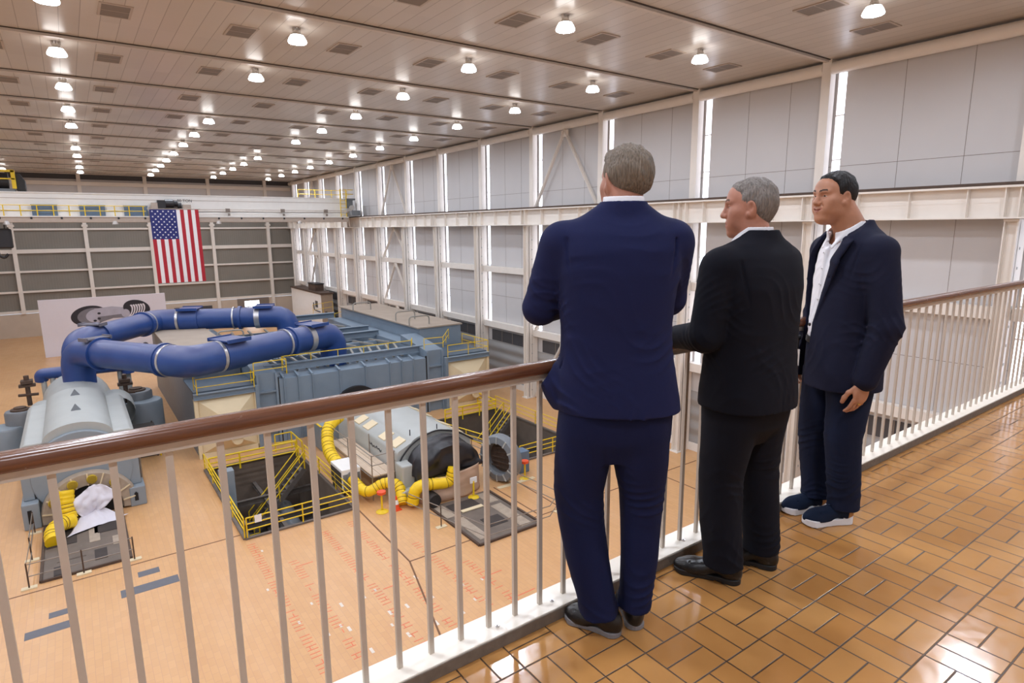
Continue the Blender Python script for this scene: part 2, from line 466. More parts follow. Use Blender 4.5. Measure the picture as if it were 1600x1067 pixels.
# crane runway girder
b = MB()
b.box(28.75, 28.8, YB, YF, 1.8, 2.95).box(28.4, 29.15, YB, YF, 2.9, 2.98).box(28.45, 29.1, YB, YF, 1.76, 1.82)
y = YB
while y < YF:
    b.box(28.5, 28.75, y, y + .03, 1.82, 2.9); y += 2.05
for yc in YC: b.box(28.48, 28.75, yc - .02, yc + .02, 1.82, 2.9).box(28.48, 28.75, yc + .43, yc + .47, 1.82, 2.9)
b.box(28.74, 28.76, YB, YF, 2.36, 2.39)
b.box(28.9, 29.5, YB, YF, 2.98, 3.02, 1).box(28.82, 28.92, YB, YF, 2.98, 3.12, 1)
struct('crane_runway_girder', b, ['cream_steel', 'rust_dark'], 'long cream crane runway girder with rail along the right wall', 'beam')
# far wall
b = MB().quad((XL, YF, -8.9), (XW, YF, -8.9), (XW, YF, 3.5), (XL, YF, 3.5))
struct('wall_far', b, 'far_wall_siding', 'far end wall of brownish grey siding', 'wall')
b = MB().quad((XL, YF, 3.5), (XW, YF, 3.5), (XW, YF, 8.4), (XL, YF, 8.4)).quad((XL, YF, 8.4), (XW, YF, 8.4), (XW, YF, CZ), (XL, YF, CZ), 1)
struct('wall_far_upper', b, ['wall_panel_grey', 'louvre_dark'], 'upper grey band of the far end wall', 'wall')
b = MB().box(XL, XW, YF - .25, YF + .1, FZ, -8.95)
struct('wall_far_base', b, 'concrete_base', 'pale concrete base of the far end wall', 'wall')
FX = [-21.0, -13.4, -5.75, 2.0, 9.6, 17.6, 25.6]
for x in FX:
    b = MB().box(x - .22, x + .22, YF - .5, YF, FZ if x > 3 else -8.95, 3.2).box(x - .35, x + .35, YF - .6, YF, 2.2, 2.5)
    b.box(x - .22, x + .22, YF - .4, YF, 3.2, CZ)
    struct('column', b, 'cream_steel', 'cream steel column of the far end wall', 'column')
for z, h in ((1.9, .25), (-.9, .5), (-3.5, .25), (-6.1, .25), (-8.7, .35)):
    b = MB().box(XL, XW - .4, YF - .3, YF - .02, z - h / 2, z + h / 2)
    struct('wall_beam', b, 'cream_steel', 'horizontal cream girt along the far end wall', 'beam')
b = MB().box(XL, XW - .4, YF - .35, YF - .02, 7.6, 8.1)
struct('wall_beam', b, 'cream_steel', 'top cream beam of the far end wall', 'beam')
# daylit opening and dark doors in the far wall
b = MB().box(20.2, 24.9, YF - .32, YF - .27, FZ, -8.9).box(21.2, 23.4, YF - .34, YF - .325, -11.6, -9.3, 1)
for k in range(4): b.box(21.2 + .55 * k, 21.24 + .55 * k, YF - .36, YF - .33, -11.6, -9.3)
b.box(21.2, 23.4, YF - .36, YF - .33, -10.3, -10.2)
tag(build('door_1', b, ['vent_grey', 'door_daylight']), 'brightly daylit door opening in the far end wall', 'door', kind='structure')
b = MB().box(11.5, 16.6, YF - .34, YF - .27, FZ, -9.6)
tag(build('door_2', b, 'louvre_dark'), 'dark grey door low in the far end wall', 'door', kind='structure')

# expansion joints, kerbs of the pits
b = MB()
def joint(x0, y0, x1, y1): b.bar((x0, y0, FZ + .002), (x1, y1, FZ + .002), .07, .006)
joint(XL, 28.0, 4.8, 28.0); joint(XL, 45.5, -5, 45.5); joint(10.1, 27.3, 10.0, 21.4); joint(10.0, 21.4, 28.6, 21.4)
joint(-4.6, 45.5, -4.6, 60); joint(18.4, 27.2, 18.2, 20.3); joint(16.9, 25.4, 16.9, 21.4); joint(25.3, 27.3, 25.3, 14); joint(10, 21.4, 4.8, 21.4 - 20)
struct('floor_joint', b, 'joint_dark', 'dark expansion joints in the orange floor', 'joint')
for (x0, x1, y0, y1), nm in zip(PITS, ('left', 'right')):
    b = MB(); D = -17.5
    b.quad((x0, y0, FZ), (x0, y1, FZ), (x0, y1, D), (x0, y0, D)).quad((x1, y0, FZ), (x1, y1, FZ), (x1, y1, D), (x1, y0, D))
    b.quad((x0, y0, FZ), (x1, y0, FZ), (x1, y0, D), (x0, y0, D)).quad((x0, y1, FZ), (x1, y1, FZ), (x1, y1, D), (x0, y1, D))
    b.quad((x0, y0, D), (x1, y0, D), (x1, y1, D), (x0, y1, D))
    struct('floor_pit_' + nm, b, 'pit_concrete', 'dark concrete walls of the %s floor pit' % nm, 'pit')
    b = MB()
    for p, q in (((x0, y0), (x1, y0)), ((x0, y1), (x1, y1)), ((x0, y0), (x0, y1)), ((x1, y0), (x1, y1))):
        b.bar((p[0], p[1], FZ + .03), (q[0], q[1], FZ + .03), .16, .1)
    struct('trim_pit_' + nm, b, 'plate_grey', 'grey steel edge around the %s floor pit' % nm, 'trim')
    b = MB()
    for z in (-13.4, -15.2):
        b.ibeam((x0, y0 + 4.2, z), (x1, y0 + 4.2, z), .2, .35); b.ibeam((x0, y0 + 7.2, z), (x1, y0 + 7.2, z), .2, .35)
        b.ibeam(((x0 + x1) / 2, y0, z - .1), ((x0 + x1) / 2, y1, z - .1), .2, .3)
    struct('pit_steelwork', b, 'pit_steel', 'dark steel beams inside the %s floor pit' % nm, 'beam')
    b = MB(); b.tube([(x0 + 3.2, y0 + .2, -15.6), (x0 + 3.6, y1 - 2, -14.6)], .55, 16); b.tube([(x1 - .5, y0 + .1, -14), (x1 - 1.6, y1 - 3, -16.6)], .12, 8)
    b.tube([(x0 + .8, y0 + 1, -16.8), (x0 + 1.1, y0 + 6, -13.9)], .1, 8); b.cyl((x1 - 1.3, y0 + 3.5, -17.4), .8, 2.6, 20)
    tag(build('pit_pipework', b, 'valve_grey', smooth=True), 'shadowed pipes and tank at the bottom of the %s floor pit' % nm, 'pipes')

# floor markings
rng = random.Random(3)
b = MB()
def sq(u, v, w, h, mi): b.box(u - w / 2, u + w / 2, v - h / 2, v + h / 2, FZ, FZ + .004, mi)
for i, (x0, ya, yb, x1) in enumerate([(5.0, 26.8, 17.0, 5.0), (6.1, 24.5, 17.0, 6.1), (8.0, 26.0, 16.0, 8.05), (9.3, 26.2, 15.5, 9.35), (10.9, 22.6, 14.5, 11.0), (11.9, 20, 14, 12)]):
    y = ya
    while y > yb:
        x = x0 + (x1 - x0) * (ya - y) / (ya - yb)
        if rng.random() > .16: sq(x + rng.uniform(-.03, .03), y, .34, .035, 0)
        if rng.random() < .22: sq(x + rng.uniform(-.1, .1), y - .1, .03, .22, 0)
        if rng.random() < .12: sq(x + rng.uniform(-.5, .5), y, .08, .17, 1)
        y -= .21
for x, y, w in ((12.2, 18.6, 1.0), (8.6, 20.2, .6), (12.6, 16.8, .8), (6.4, 23.8, .7)): sq(x, y, w, .05, 0)
for k in range(14): sq(6.5 + 1.1 * (k % 5) + rng.uniform(-.3, .3), 17.2 + 1.5 * (k // 5), .1, .28, 1)
struct('floor_marking', b, ['chalk_red', 'chalk_white'], 'rows of red and white chalk dashes on the orange floor', 'marking')
def strip(x0, x1, y0, y1, label):
    tag(build('floor_tape', MB().box(x0, x1, y0, y1, FZ, FZ + .006), 'tape_grey', loc=((x0 + x1) / 2, y0, FZ)), label, 'tape')
strip(.1, 2.05, 25.5, 26.1, 'long grey tape strip on the orange floor before the left turbine pit plate')
strip(.75, 1.5, 26.75, 27.2, 'short grey tape strip beyond the long one by the left turbine')
strip(-2.75, -1.35, 24.6, 25.1, 'long grey tape strip at the far left of the hall floor')
strip(-2.1, -1.4, 25.6, 26.0, 'short grey tape strip at the far left behind a longer one')

# ------------------------------------------------------------------ gallery railing
RY = 1.79
t = struct('trim_1', MB().box(XL, XW, 1.725, 1.86, -.03, .055).box(XL, XW, 1.72, 1.725, 0, .05, 1), ['curb_white', 'curb_dark'], 'white painted steel kerb under the gallery railing', 'kerb', bevel=.004)  # dark front strip paints the shade of the gap under the kerb
bal = thing('balustrade', 'brown wooden handrail on slim grey steel balusters along the gallery edge', 'railing', (0, RY, .055))
b = MB(); prof = []
for k in range(20):
    a = 2 * PI * k / 20; c, s = math.cos(a), math.sin(a)
    prof.append((RY + .036 * abs(c) ** .7 * (1 if c > 0 else -1), 1.052 + .024 * abs(s) ** .8 * (1 if s > 0 else -1)))
b.prism(prof, 'x', -4, XW - 1.2)
build('handrail', b, 'varnished_brown_wood', bal, smooth=50)
build('rail_bar', MB().box(-4, XW - 1.2, RY - .016, RY + .016, 1.006, 1.029), 'baluster_grey', bal)
x, k = .647 - .1247 * 9, 0
while x < 11.2:
    o = build('baluster', MB().box(x - .009, x + .009, RY - .007, RY + .007, .055, 1.008), 'baluster_grey', bal) if k == 0 else None
    if o: first = o; fx = x
    else:
        o = first.copy(); COL.objects.link(o); o.parent = bal; o.location = (x - fx, 0, 0)
    k += 1; x += .1257
b = MB()
while x < XW - 1.2:
    b.box(x - .009, x + .009, RY - .007, RY + .007, .055, 1.008); x += .1257
tag(build('baluster_row', b, 'baluster_grey', bal), None, None, kind='stuff')
for x in (1.187, 1.46, .32, .62, 2.3, 2.75, 3.55):
    build('bolt', MB().cyl((x, RY - .018, .055), .008, .006, 12).cyl((x, RY - .018, .061), .004, .003, 8), 'silver_band', bal)

# ------------------------------------------------------------------ ceiling lamps and vents
def make_lamp(x, y, z):
    t = thing('high_bay_lamp', 'lit', 'lamp', (x, y, CZ), 'round high-bay ceiling lamps')
    b = MB().cyl((x - .12, y, CZ - .14), .045, .14, 10).cyl((x + .12, y, CZ - .14), .045, .14, 10).cyl((x, y, CZ - .1), .02, .1, 8)
    build('bracket', b, 'lamp_housing', t, smooth=True)
    build('housing', MB().lathe((x, y, CZ), [(.02, -.1), (.13, -.11), (.15, -.2), (.24, -.26), (.25, -.28), (.22, -.28)], 28), 'lamp_housing', t, smooth=True)
    build('refractor', MB().lathe((x, y, CZ), [(.33, -.53), (.35, -.5), (.34, -.46), (.3, -.37), (.235, -.275)], 28), 'lamp_refractor_lit', t, smooth=True)
    build('lens', MB().lathe((x, y, CZ), [(.0, -.52), (.32, -.515)], 24), 'lamp_lens_lit', t, smooth=True)
    return t
LY = [-3.1, 3.9, 10.9, 18.0, 24.8, 31.8, 38.9, 45.8, 52.6, 59.2, 66.2, 72.8, 79.0, 85.3, 92.2]
LX = [('-14', -14.6, .03), ('-7', -7.2, .03), ('left', .3, .027), ('mid', 7.9, .024), ('right', 15.5, .02), ('wall', 23.05, .013)]
OFF = {('left', 59.2), ('left', 79.0), ('mid', 38.9), ('right', 59.2)}
names = {'left': 'lamp column above the left turbine', 'mid': 'lamp column above the flag', 'right': 'lamp column right of the flag', 'wall': 'lamp column nearest the right wall', '-7': 'lamp column left of view', '-14': 'lamp column left of view'}
ordinal = ['', 'over the gallery', 'nearest the gallery', 'second from the gallery', 'third from the gallery', 'fourth from the gallery', 'fifth from the gallery', 'sixth from the gallery', 'seventh from the gallery', 'eighth from the gallery', 'ninth from the gallery', 'tenth from the gallery', 'eleventh from the gallery', 'twelfth from the gallery', 'farthest from the gallery']
proto = None
for nm, x0, sl in LX:
    for i, y in enumerate(LY):
        if (nm, y) in OFF: continue
        if nm in ('-14', '-7') and y > 70 and nm == '-14': continue
        x = x0 + sl * (y - 25)
        lab = 'bright ceiling lamp, %s, %s' % (names[nm], ordinal[i] or 'behind the gallery')
        if proto is None: proto = make_lamp(x, y, CZ); proto['label'] = lab
        else: copy_tree(proto, (x, y, CZ), lab)
def make_vent(x, y):
    t = thing('ceiling_vent', 'v', 'vent', (x, y, CZ), 'grey ceiling vents')
    build('grille', MB().box(x - .42, x + .42, y - .66, y - .01, CZ - .03, CZ - .005).box(x - .42, x + .42, y + .01, y + .66, CZ - .03, CZ - .005), 'vent_grey', t)
    b = MB().box(x - .5, x + .5, y - .74, y - .66, CZ - .035, CZ).box(x - .5, x + .5, y + .66, y + .74, CZ - .035, CZ)
    b.box(x - .5, x - .42, y - .66, y + .66, CZ - .035, CZ).box(x + .42, x + .5, y - .66, y + .66, CZ - .035, CZ).box(x - .42, x + .42, y - .01, y + .01, CZ - .035, CZ)
    build('frame', b, 'vent_frame', t)
    return t
vx = [2.2 + 4.06 * k for k in range(-3, 7)]
vy = [12.4, 19.4, 26.4, 33.5, 40.7, 47.7, 54.6, 61.6, 68.3, 75, 81.6, 88, 94.4]
side = ['far left', 'fourth left of the flag line', 'left of the left lamp column', 'right of the left lamp column', 'left of the second lamp column', 'right of the second lamp column', 'left of the third lamp column', 'right of the third lamp column', 'left of the wall lamp column', 'right of the wall lamp column']
proto = None
for i, y in enumerate(vy):
    for j, x in enumerate(vx):
        if x < -9 and y < 80: continue
        if x - .05 * y > 40: continue
        xx = x + .02 * (y - 26)
        lab = 'grey ceiling vent %s, %s' % (side[j], 'nearest row' if i == 0 else 'farthest row' if i == 12 else ordinal[min(i + 2, 13)].replace('from the gallery', 'row from the gallery'))
        if proto is None: proto = make_vent(xx, y); proto['label'] = lab
        else: copy_tree(proto, (xx, y, CZ), lab)
# ------------------------------------------------------------------ machine hall
def fillet(pts, r, n=6):
    P = [Vector(p) for p in pts]; out = [P[0]]
    for i in range(1, len(P) - 1):
        a, b = (P[i - 1] - P[i]), (P[i + 1] - P[i]); rr = min(r, a.length * .48, b.length * .48)
        p, q = P[i] + a.normalized() * rr, P[i] + b.normalized() * rr
        for k in range(n + 1):
            t = k / n; out.append((1 - t) ** 2 * p + 2 * t * (1 - t) * P[i] + t * t * q)
    return out + [P[-1]]
def ring_on(b, p, d, r0, r1, w, n=28, mi=0):
    """flat collar around a pipe at p, axis d"""
    p, d = Vector(p), Vector(d).normalized(); u = Vector((0, 0, 1)) if abs(d.z) < .9 else Vector((0, 1, 0))
    a = d.cross(u).normalized(); c = d.cross(a); vs = []
    for h, r in ((-w / 2, r0), (-w / 2, r1), (w / 2, r1), (w / 2, r0)):
        vs += [p + d * h + (a * math.cos(t) + c * math.sin(t)) * r for t in (2 * PI * k / n for k in range(n))]
    fs = [(i * n + k, i * n + (k + 1) % n, ((i + 1) % 4) * n + (k + 1) % n, ((i + 1) % 4) * n + k) for i in range(4) for k in range(n)]
    return b.add(vs, fs, mi)
def text_part(name, body, loc, size, matname, parent, rot=(PI / 2, 0, 0), depth=.004):
    cu = bpy.data.curves.new(name, 'FONT'); cu.body = body; cu.size = size; cu.extrude = depth; cu.align_x = 'CENTER'; cu.align_y = 'CENTER'
    cu.materials.append(MATS[matname])
    tmp = bpy.data.objects.new(name, cu); me = bpy.data.meshes.new_from_object(tmp); bpy.data.objects.remove(tmp)
    o = bpy.data.objects.new(name, me); COL.objects.link(o)
    o.parent = parent; o.location = Vector(loc) - world_loc(parent); o.rotation_euler = rot
    return o
def guardrail(label, pts, h=.95, mids=(.5,), post=1.6, r=.028, matname='safety_yellow', name='guardrail', toe=False, group=None, corner=True):
    """pts: base points; every post and every rail a part"""
    P = [Vector(p) for p in pts]
    t = thing(name, label, 'railing', P[0], group)
    done = set()
    for a, b in zip(P, P[1:]):
        n = max(1, round((b - a).length / post))
        for k in range(n + 1):
            q = a.lerp(b, k / n); key = tuple(round(v, 2) for v in q)
            if key in done: continue
            done.add(key)
            build('post', MB().tube([q, q + Vector((0, 0, h))], r, 8), matname, t)
    up = lambda z: [p + Vector((0, 0, z)) for p in P]
    build('top_rail', MB().tube(up(h), r, 8), matname, t)
    for m in mids: build('middle_rail', MB().tube(up(m), r * .9, 8), matname, t)
    if toe:
        b = MB()
        for a, c in zip(P, P[1:]): b.bar(a + Vector((0, 0, .08)), c + Vector((0, 0, .08)), .015, .12)
        build('toe_board', b, matname, t)
    return t

# --- left turbine
tb = thing('steam_turbine', 'grey steam turbine casing with a domed back under the blue pipes, at the left', 'turbine', (-.67, 39, FZ))
b = MB()
b.prism([(-2.7, FZ), (-2.95, -10.2), (-2.95, -8.3), (-2.75, -8.12), (1.42, -8.12), (1.62, -8.3), (1.62, -10.2), (1.4, FZ)], 'y', 35.0, 43.0)
build('casing', b, 'turbine_grey', tb, bevel=.06)
pr = [(-.67 + 1.42 * math.cos(t), -8.2 + .78 * math.sin(t)) for t in (PI * k / 20 for k in range(21))]
build('dome', MB().prism(pr, 'y', 35.0, 43.2), 'turbine_grey', tb, smooth=True)
pr = [(-.67 + 2.05 * math.cos(t), -9.85 + 2.07 * math.sin(t)) for t in (2 * PI * k / 48 for k in range(48))]
build('end_disc', MB().prism(pr, 'y', 34.72, 35.02), 'turbine_grey_blue', tb, smooth=True, bevel=.05)
for y in (37.6, 41.2):
    b = MB().add([(-.9, y - .12, -7.46), (-.44, y - .12, -7.46), (-.44, y + .12, -7.46), (-.9, y + .12, -7.46), (-.67, y, -7.08)], [(0, 1, 4), (1, 2, 4), (2, 3, 4), (3, 0, 4)])
    build('lifting_lug', b, 'valve_grey', tb)
for x0, x1, z in ((-3.15, -2.5, -10.75), (1.05, 1.75, -11.0)):
    f = build('foot', MB().box(x0, x1, 34.3, 36.2, FZ, z), 'turbine_grey_blue', tb, bevel=.05)
    build('foot_slot', MB().box(x0 + .2, x0 + .36, 34.28, 34.31, FZ + .3, z - .3).box(x0 + .24, x0 + .31, 34.27, 34.3, FZ + .4, FZ + .75), 'dark_gap', f)
    build('leg_panel', MB().box(x0 + .1, x1 - .12, 34.75, 35.6, z, -8.5), 'turbine_grey_blue', tb, bevel=.05)
rg = build('bearing_ring', MB().lathe((-.55, 34.45, -11.75), [(1.28, 0), (1.34, -.12), (1.9, -.12), (1.98, 0), (1.98, .25), (1.28, .25), (1.28, 0)], 40, 'y', a0=-.1, a1=PI + .1), 'ring_tan', tb, smooth=True)
for k in range(9):
    a = PI * (k + .5) / 9
    build('ring_rib', MB().bar((-.55 + 1.34 * math.cos(a), 34.3, -11.75 + 1.34 * math.sin(a)), (-.55 + 1.92 * math.cos(a), 34.3, -11.75 + 1.92 * math.sin(a)), .05, .06), 'hood_cream', rg)
for a in (112, 84, 50, 150):
    a = math.radians(a); c = (-.55 + 1.62 * math.cos(a), 34.33, -11.75 + 1.62 * math.sin(a))
    cp = build('yellow_cap', MB().lathe(c, [(0, -.1), (.2, -.1), (.22, -.05), (.22, .02)], 20, 'y'), 'cap_yellow', tb, smooth=True)
    b = MB()
    for k in range(-3, 4): b.bar((c[0] + .05 * k - .03, c[1] - .11, c[2] - .17), (c[0] + .05 * k + .03, c[1] - .11, c[2] + .17), .012, .02)
    build('cap_weave', b, 'hose_rib', cp)
build('bearing_void', MB().cyl((-.55, 34.5, -11.75), 1.32, .2, 32, 'y'), 'dark_gap', tb)  # solid dark disc, shade of the open bearing hole painted in
b = MB()                                                             # rear casing behind the risers
b.lathe((-.67, 43, -9.6), [(1.9, 0), (1.9, 6.5), (1.5, 7.6), (.6, 8.2)], 28, 'y')
build('rear_casing', b, 'turbine_grey', tb, smooth=True)
build('casing_hump', MB().lathe((1.25, 43.2, -9.3), [(.95, 0), (1.0, .6), (1.0, 2.2), (.7, 2.8)], 20, 'y'), 'turbine_grey', tb, smooth=True)
build('casing_hump', MB().lathe((-2.3, 43.2, -9.3), [(.85, 0), (.9, .6), (.9, 2.2), (.6, 2.8)], 20, 'y'), 'turbine_grey', tb, smooth=True)
build('inspection_cover', MB().cyl((-2.45, 43.9, -8.55), .5, .12, 20), 'valve_grey', tb)
build('conduit', MB().tube([(1.7, 35, -9.2), (1.75, 38, -9.6), (1.75, 44, -9.6)], .06, 8).tube([(1.72, 35.6, FZ), (1.72, 35.6, -9.3)], .05, 8), 'scaffold_steel', tb)

def valve(name, label, x, y, parts, lever):
    t = thing(name, label, 'valve', (x, y, FZ))
    for k, (px, py, r, z1, cap) in enumerate(parts):
        v = build('valve_body', MB().lathe((px, py, FZ), [(r * 1.04, 0), (r, .1), (r, z1 - .12), (r * .92, z1), (0, z1 + .02)], 28), 'valve_grey' if k else 'turbine_grey_blue', t, smooth=True)
        if cap: build('valve_bonnet', MB().lathe((px, py, FZ + z1), [(r * .62, 0), (r * .6, .1), (r * .4, .12), (r * .4, .2), (0, .2)], 24), 'rust_dark', v, smooth=True)
    x, y, z = lever
    b = MB().tube([(x, y, z - 1.2), (x, y, z)], .13, 10).box(x - .42, x + .42, y - .22, y + .22, z, z + .16).box(x - .3, x + .3, y - .3, y + .3, z + .22, z + .42).cyl((x, y, z + .4), .14, .3, 10).tube([(x - .5, y, z - .5), (x + .5, y - .2, z - .5)], .09, 8)
    build('valve_actuator', b, 'rust_dark', t)
    return t
valve('steam_valve', 'grey drum shaped steam valve with rusty actuator left of the left turbine', -4.2, 46, [(-4.35, 46.2, .95, 2.1, False), (-3.55, 46.6, .8, 2.9, True)], (-3.1, 47.6, -7.9))
tag(build('valve_plinth', MB().box(-4.9, -3.0, 44.2, 45.2, FZ, -11.3), 'plate_dark', loc=(-4, 44.7, FZ)), 'dark block on the floor before the left drum valve', 'plinth')
valve('steam_valve', 'curved grey steam valve with rusty actuator between the left turbine and the blue-grey casing', 3.0, 47.5, [(2.9, 47.2, 1.15, 2.3, False), (2.6, 47.9, .95, 2.85, True)], (1.95, 46.2, -8.3))
ph = thing('pump_skid', 'dark pump skid with steps right of the left turbine casing', 'pump', (2.5, 42.6, FZ))
build('skid_frame', MB().box(1.85, 3.1, 41.6, 43.8, FZ + .7, FZ + .85).box(1.85, 3.1, 41.6, 43.8, FZ + 1.5, FZ + 1.6).box(1.9, 3.05, 41.8, 43.6, FZ, FZ + .5), 'plate_dark', ph)
for k in range(4): build('upright', MB().bar((1.9 + 1.1 * (k % 2), 41.7 + 2 * (k // 2), FZ), (1.9 + 1.1 * (k % 2), 41.7 + 2 * (k // 2), FZ + 1.7), .08), 'plate_dark', ph)
build('grab_rail', MB().tube([(3.15, 41.6, FZ), (3.15, 41.6, FZ + 1.7)], .05, 8), 'safety_yellow', ph)
lp = thing('low_pipe', 'low blue pipe on grey legs behind the left turbine', 'pipe', (-.1, 50.6, FZ))
build('pipe_run', MB().tube(fillet([(-2.5, 50.6, -8.2), (-2.5, 50.5, -7.75), (2.4, 50.2, -7.75), (2.4, 50.2, -8.3)], .5), .38, 18), 'pipe_blue', lp, smooth=True)
for x in (-2.4, -1.9, 1.9, 2.4): build('leg', MB().tube([(x, 50.4, FZ), (x, 50.4, -8.0)], .16, 10), 'turbine_grey', lp, smooth=True)

# --- blue crossover pipes
def crossover(label, riser, apex, inlet, sgn):
    t = thing('crossover_pipe', label, 'pipe', (riser[0], riser[1], -8.3), 'blue crossover pipes')
    z = -5.92; R = .9
    rx, ry = riser; ax, ay = apex; ix, iy = inlet
    d1 = Vector((ax - rx, ay - ry, 0)).normalized(); d2 = Vector((ix - ax, iy - ay, 0)).normalized()
    A = Vector((ax, ay, z)); I = Vector((ix, iy, z)); Rr = Vector((rx, ry, z))
    e1, e2 = A - d1 * 1.7, A + d2 * 1.7
    build('riser', MB().tube(fillet([(rx, ry, -8.6), Rr, Rr + d1 * 2.4], 1.35, 9), R, 32), ['pipe_blue'], t, smooth=True)
    build('pipe_run', MB().tube([Rr + d1 * 2.3, e1], R * .97, 32), 'pipe_blue', t, smooth=True)
    build('elbow', MB().tube(fillet([e1 - d1 * .2, A, e2 + d2 * .2], 1.6, 5), R * 1.04, 32), 'pipe_blue', t, smooth=25)
    build('pipe_run', MB().tube([e2, I - d2 * 2.2], R * .97, 32), 'pipe_blue', t, smooth=True)
    build('inlet_elbow', MB().tube(fillet([I - d2 * 2.4, I, (ix, iy, -8.3)], 1.6, 5), R * 1.05, 32), 'pipe_blue', t, smooth=25)
    for p, d in ((Rr + d1 * 2.35, d1), (e1 - d1 * .3, d1), (I - d2 * 3.9, d2)):
        build('flange', ring_on(MB(), p, d, R * .95, R * 1.13, .22), 'pipe_blue', t, smooth=True)
    for p, d, w in ((e1 + d1 * .15, d1, .16), (e2 + d2 * .1, d2, .2), (I - d2 * 2.45, d2, .42), (I - d2 * 4.4, d2, .12)):
        build('silver_band', ring_on(MB(), p, d, R * .99, R * 1.075, w), 'silver_band', t, smooth=True)
    build('sleeve', MB().tube([e2 + d2 * .25, e2 + d2 * 1.7], R * 1.07, 32), 'pipe_blue', t, smooth=True)
    # flat saddle plates lying on the joints
    for p, d, w, l in ((Rr + d1 * 2.0, d1, 1.5, .8), (e2 + d2 * 1.0, d2, 1.9, 1.6), (I - d2 * 1.9, d2, 1.7, 1.5)):
        s = Vector((-d.y, d.x, 0)); zt = Vector((0, 0, R * 1.06))
        b = MB().bar(p + zt - d * l / 2, p + zt + d * l / 2, w, .08).bar(p + zt - d * l / 2 - s * w / 2, p + zt + d * l / 2 - s * w / 2, .1, .22).bar(p + zt - d * l / 2 + s * w / 2, p + zt + d * l / 2 + s * w / 2, .1, .22)
        build('saddle_plate', b, 'pipe_dust' if d is d1 else 'pipe_blue', t)
    return t
crossover('near blue crossover pipe bending over the yellow guardrail to the blue-grey casing', (-.4, 47.3), (4.9, 38.9), (15.0, 43.6), 1)
crossover('far blue crossover pipe passing before the white bulb poster', (-.4, 51.0), (5.3, 59.3), (15.0, 55.0), -1)

# --- low pressure casing with hoods
lpT = thing('condenser_casing', 'large blue-grey ribbed turbine casing with cream end hoods in the middle of the hall', 'turbine', (15, 50, FZ))
b = MB().box(9.95, 20.5, 39.6, 41.0, FZ, -7.85).box(9.95, 20.05, 40.9, 60, FZ, -8.3)
for k in range(11):
    x = 10.25 + k * .92
    if 12.4 < x < 17.6 and k % 2: continue
    b.box(x - .035, x + .035, 39.5, 39.62, FZ, -7.8).bar((x, 39.55, -7.8), (x, 40.3, -7.62), .12, .14)
build('ribbed_front', b, 'lp_blue', lpT)
ar = [(15 + 1.75 * math.cos(t), -10.75 + 1.7 * math.sin(t)) for t in (PI * k / 24 for k in range(25))]
build('shaft_arch', MB().prism(ar + [(13.25, FZ), (16.75, FZ)][::1], 'y', 39.3, 39.6), 'black_steel', lpT)  # solid black face: the darkness of the open arch put into colour
build('shaft_seal', MB().lathe((15, 39.28, -11), [(1.0, 0), (.9, -.1), (.6, -.12), (.5, -.5), (0, -.5)], 24, 'y'), 'rust_dark', lpT, smooth=True)
for sx in (-1, 1):
    X = lambda v: 15 + sx * v * (1.085 if sx > 0 else 1)
    def bx(b, a, c, *r):
        lo, hi = sorted((X(a), X(c))); return b.box(lo, hi, *r)
    b = bx(MB(), 5.15, 6.45, 39.75, 61, FZ, -7.35)
    for z in (-8.55, -9.95, -11.2): bx(b, 5.2, 6.4, 39.6, 39.75, z - .06, z + .06)
    for v in (5.2, 6.35): bx(b, v - .07, v + .07, 39.55, 39.75, FZ, -7.4)
    b.prism([(39.75, -7.35), (44, -6.7), (44, -7.4)], 'x', X(5.15), X(6.45))
    build('end_block', b, 'lp_blue', lpT)
    build('seam_gap', bx(MB(), 5.05, 5.15, 39.58, 39.7, FZ, -7.7), 'dark_gap', lpT)
    b = bx(MB(), 6.45, 10.0, 40.2, 61, FZ, -8.0)
    bx(b, 6.5, 10.0, 43.5, 61, -8.0, -6.75 if sx < 0 else -6.3)
    build('side_wall', b, 'valve_grey' if sx < 0 else 'lp_blue', lpT)
    build('roof_deck', bx(MB(), 6.3, 10.1, 43.4, 61.1, -6.75 if sx < 0 else -6.3, -6.65 if sx < 0 else -6.2), 'deck_tan', lpT)
    build('front_deck', bx(MB(), 6.5, 10.0, 39.6, 43.6, -8.0, -7.9), 'lp_blue_dark', lpT)
    b = MB().ibeam((X(6.5), 39.35, -8.15), (X(10.05), 39.35, -8.15), .3, .36)
    bx(b, 6.4, 6.6, 39.2, 39.5, FZ, -7.95); 
    build('lintel_beam', b, 'lp_blue', lpT)
    # cream pyramid hood
    x0, x1 = sorted((X(6.62), X(9.9))); xm = (x0 + x1) / 2; yb, ya = 39.45, 38.75
    o = [(x0, yb, -11.75), (x1, yb, -11.75), (x1, yb, -8.35), (x0, yb, -8.35)]; i = [(xm - .3, ya, -10.9), (xm + .3, ya, -10.9), (xm + .3, ya, -9.55), (xm - .3, ya, -9.55)]
    b = MB().add(o + i, [(0, 1, 5, 4), (1, 2, 6, 5), (2, 3, 7, 6), (3, 0, 4, 7), (4, 5, 6, 7)])
    h = build('end_hood', b, 'hood_cream', lpT)
    b = MB().box(x0 - .15, x0 + .05, 39.3, 39.6, FZ, -8.3).box(x1 - .05, x1 + .15, 39.3, 39.6, FZ, -8.3).box(x0, x1, 39.3, 39.6, FZ, -11.7)
    build('hood_frame', b, 'hood_cream', h)
    build('manhole_cover', MB().lathe((xm + .3, 38.74, -11.0), [(.0, -.12), (.3, -.12), (.34, 0)], 20, 'y').tube([(xm, 38.6, -10.9), (xm + .6, 38.6, -10.9)], .04, 6), 'hood_cream', h, smooth=True)
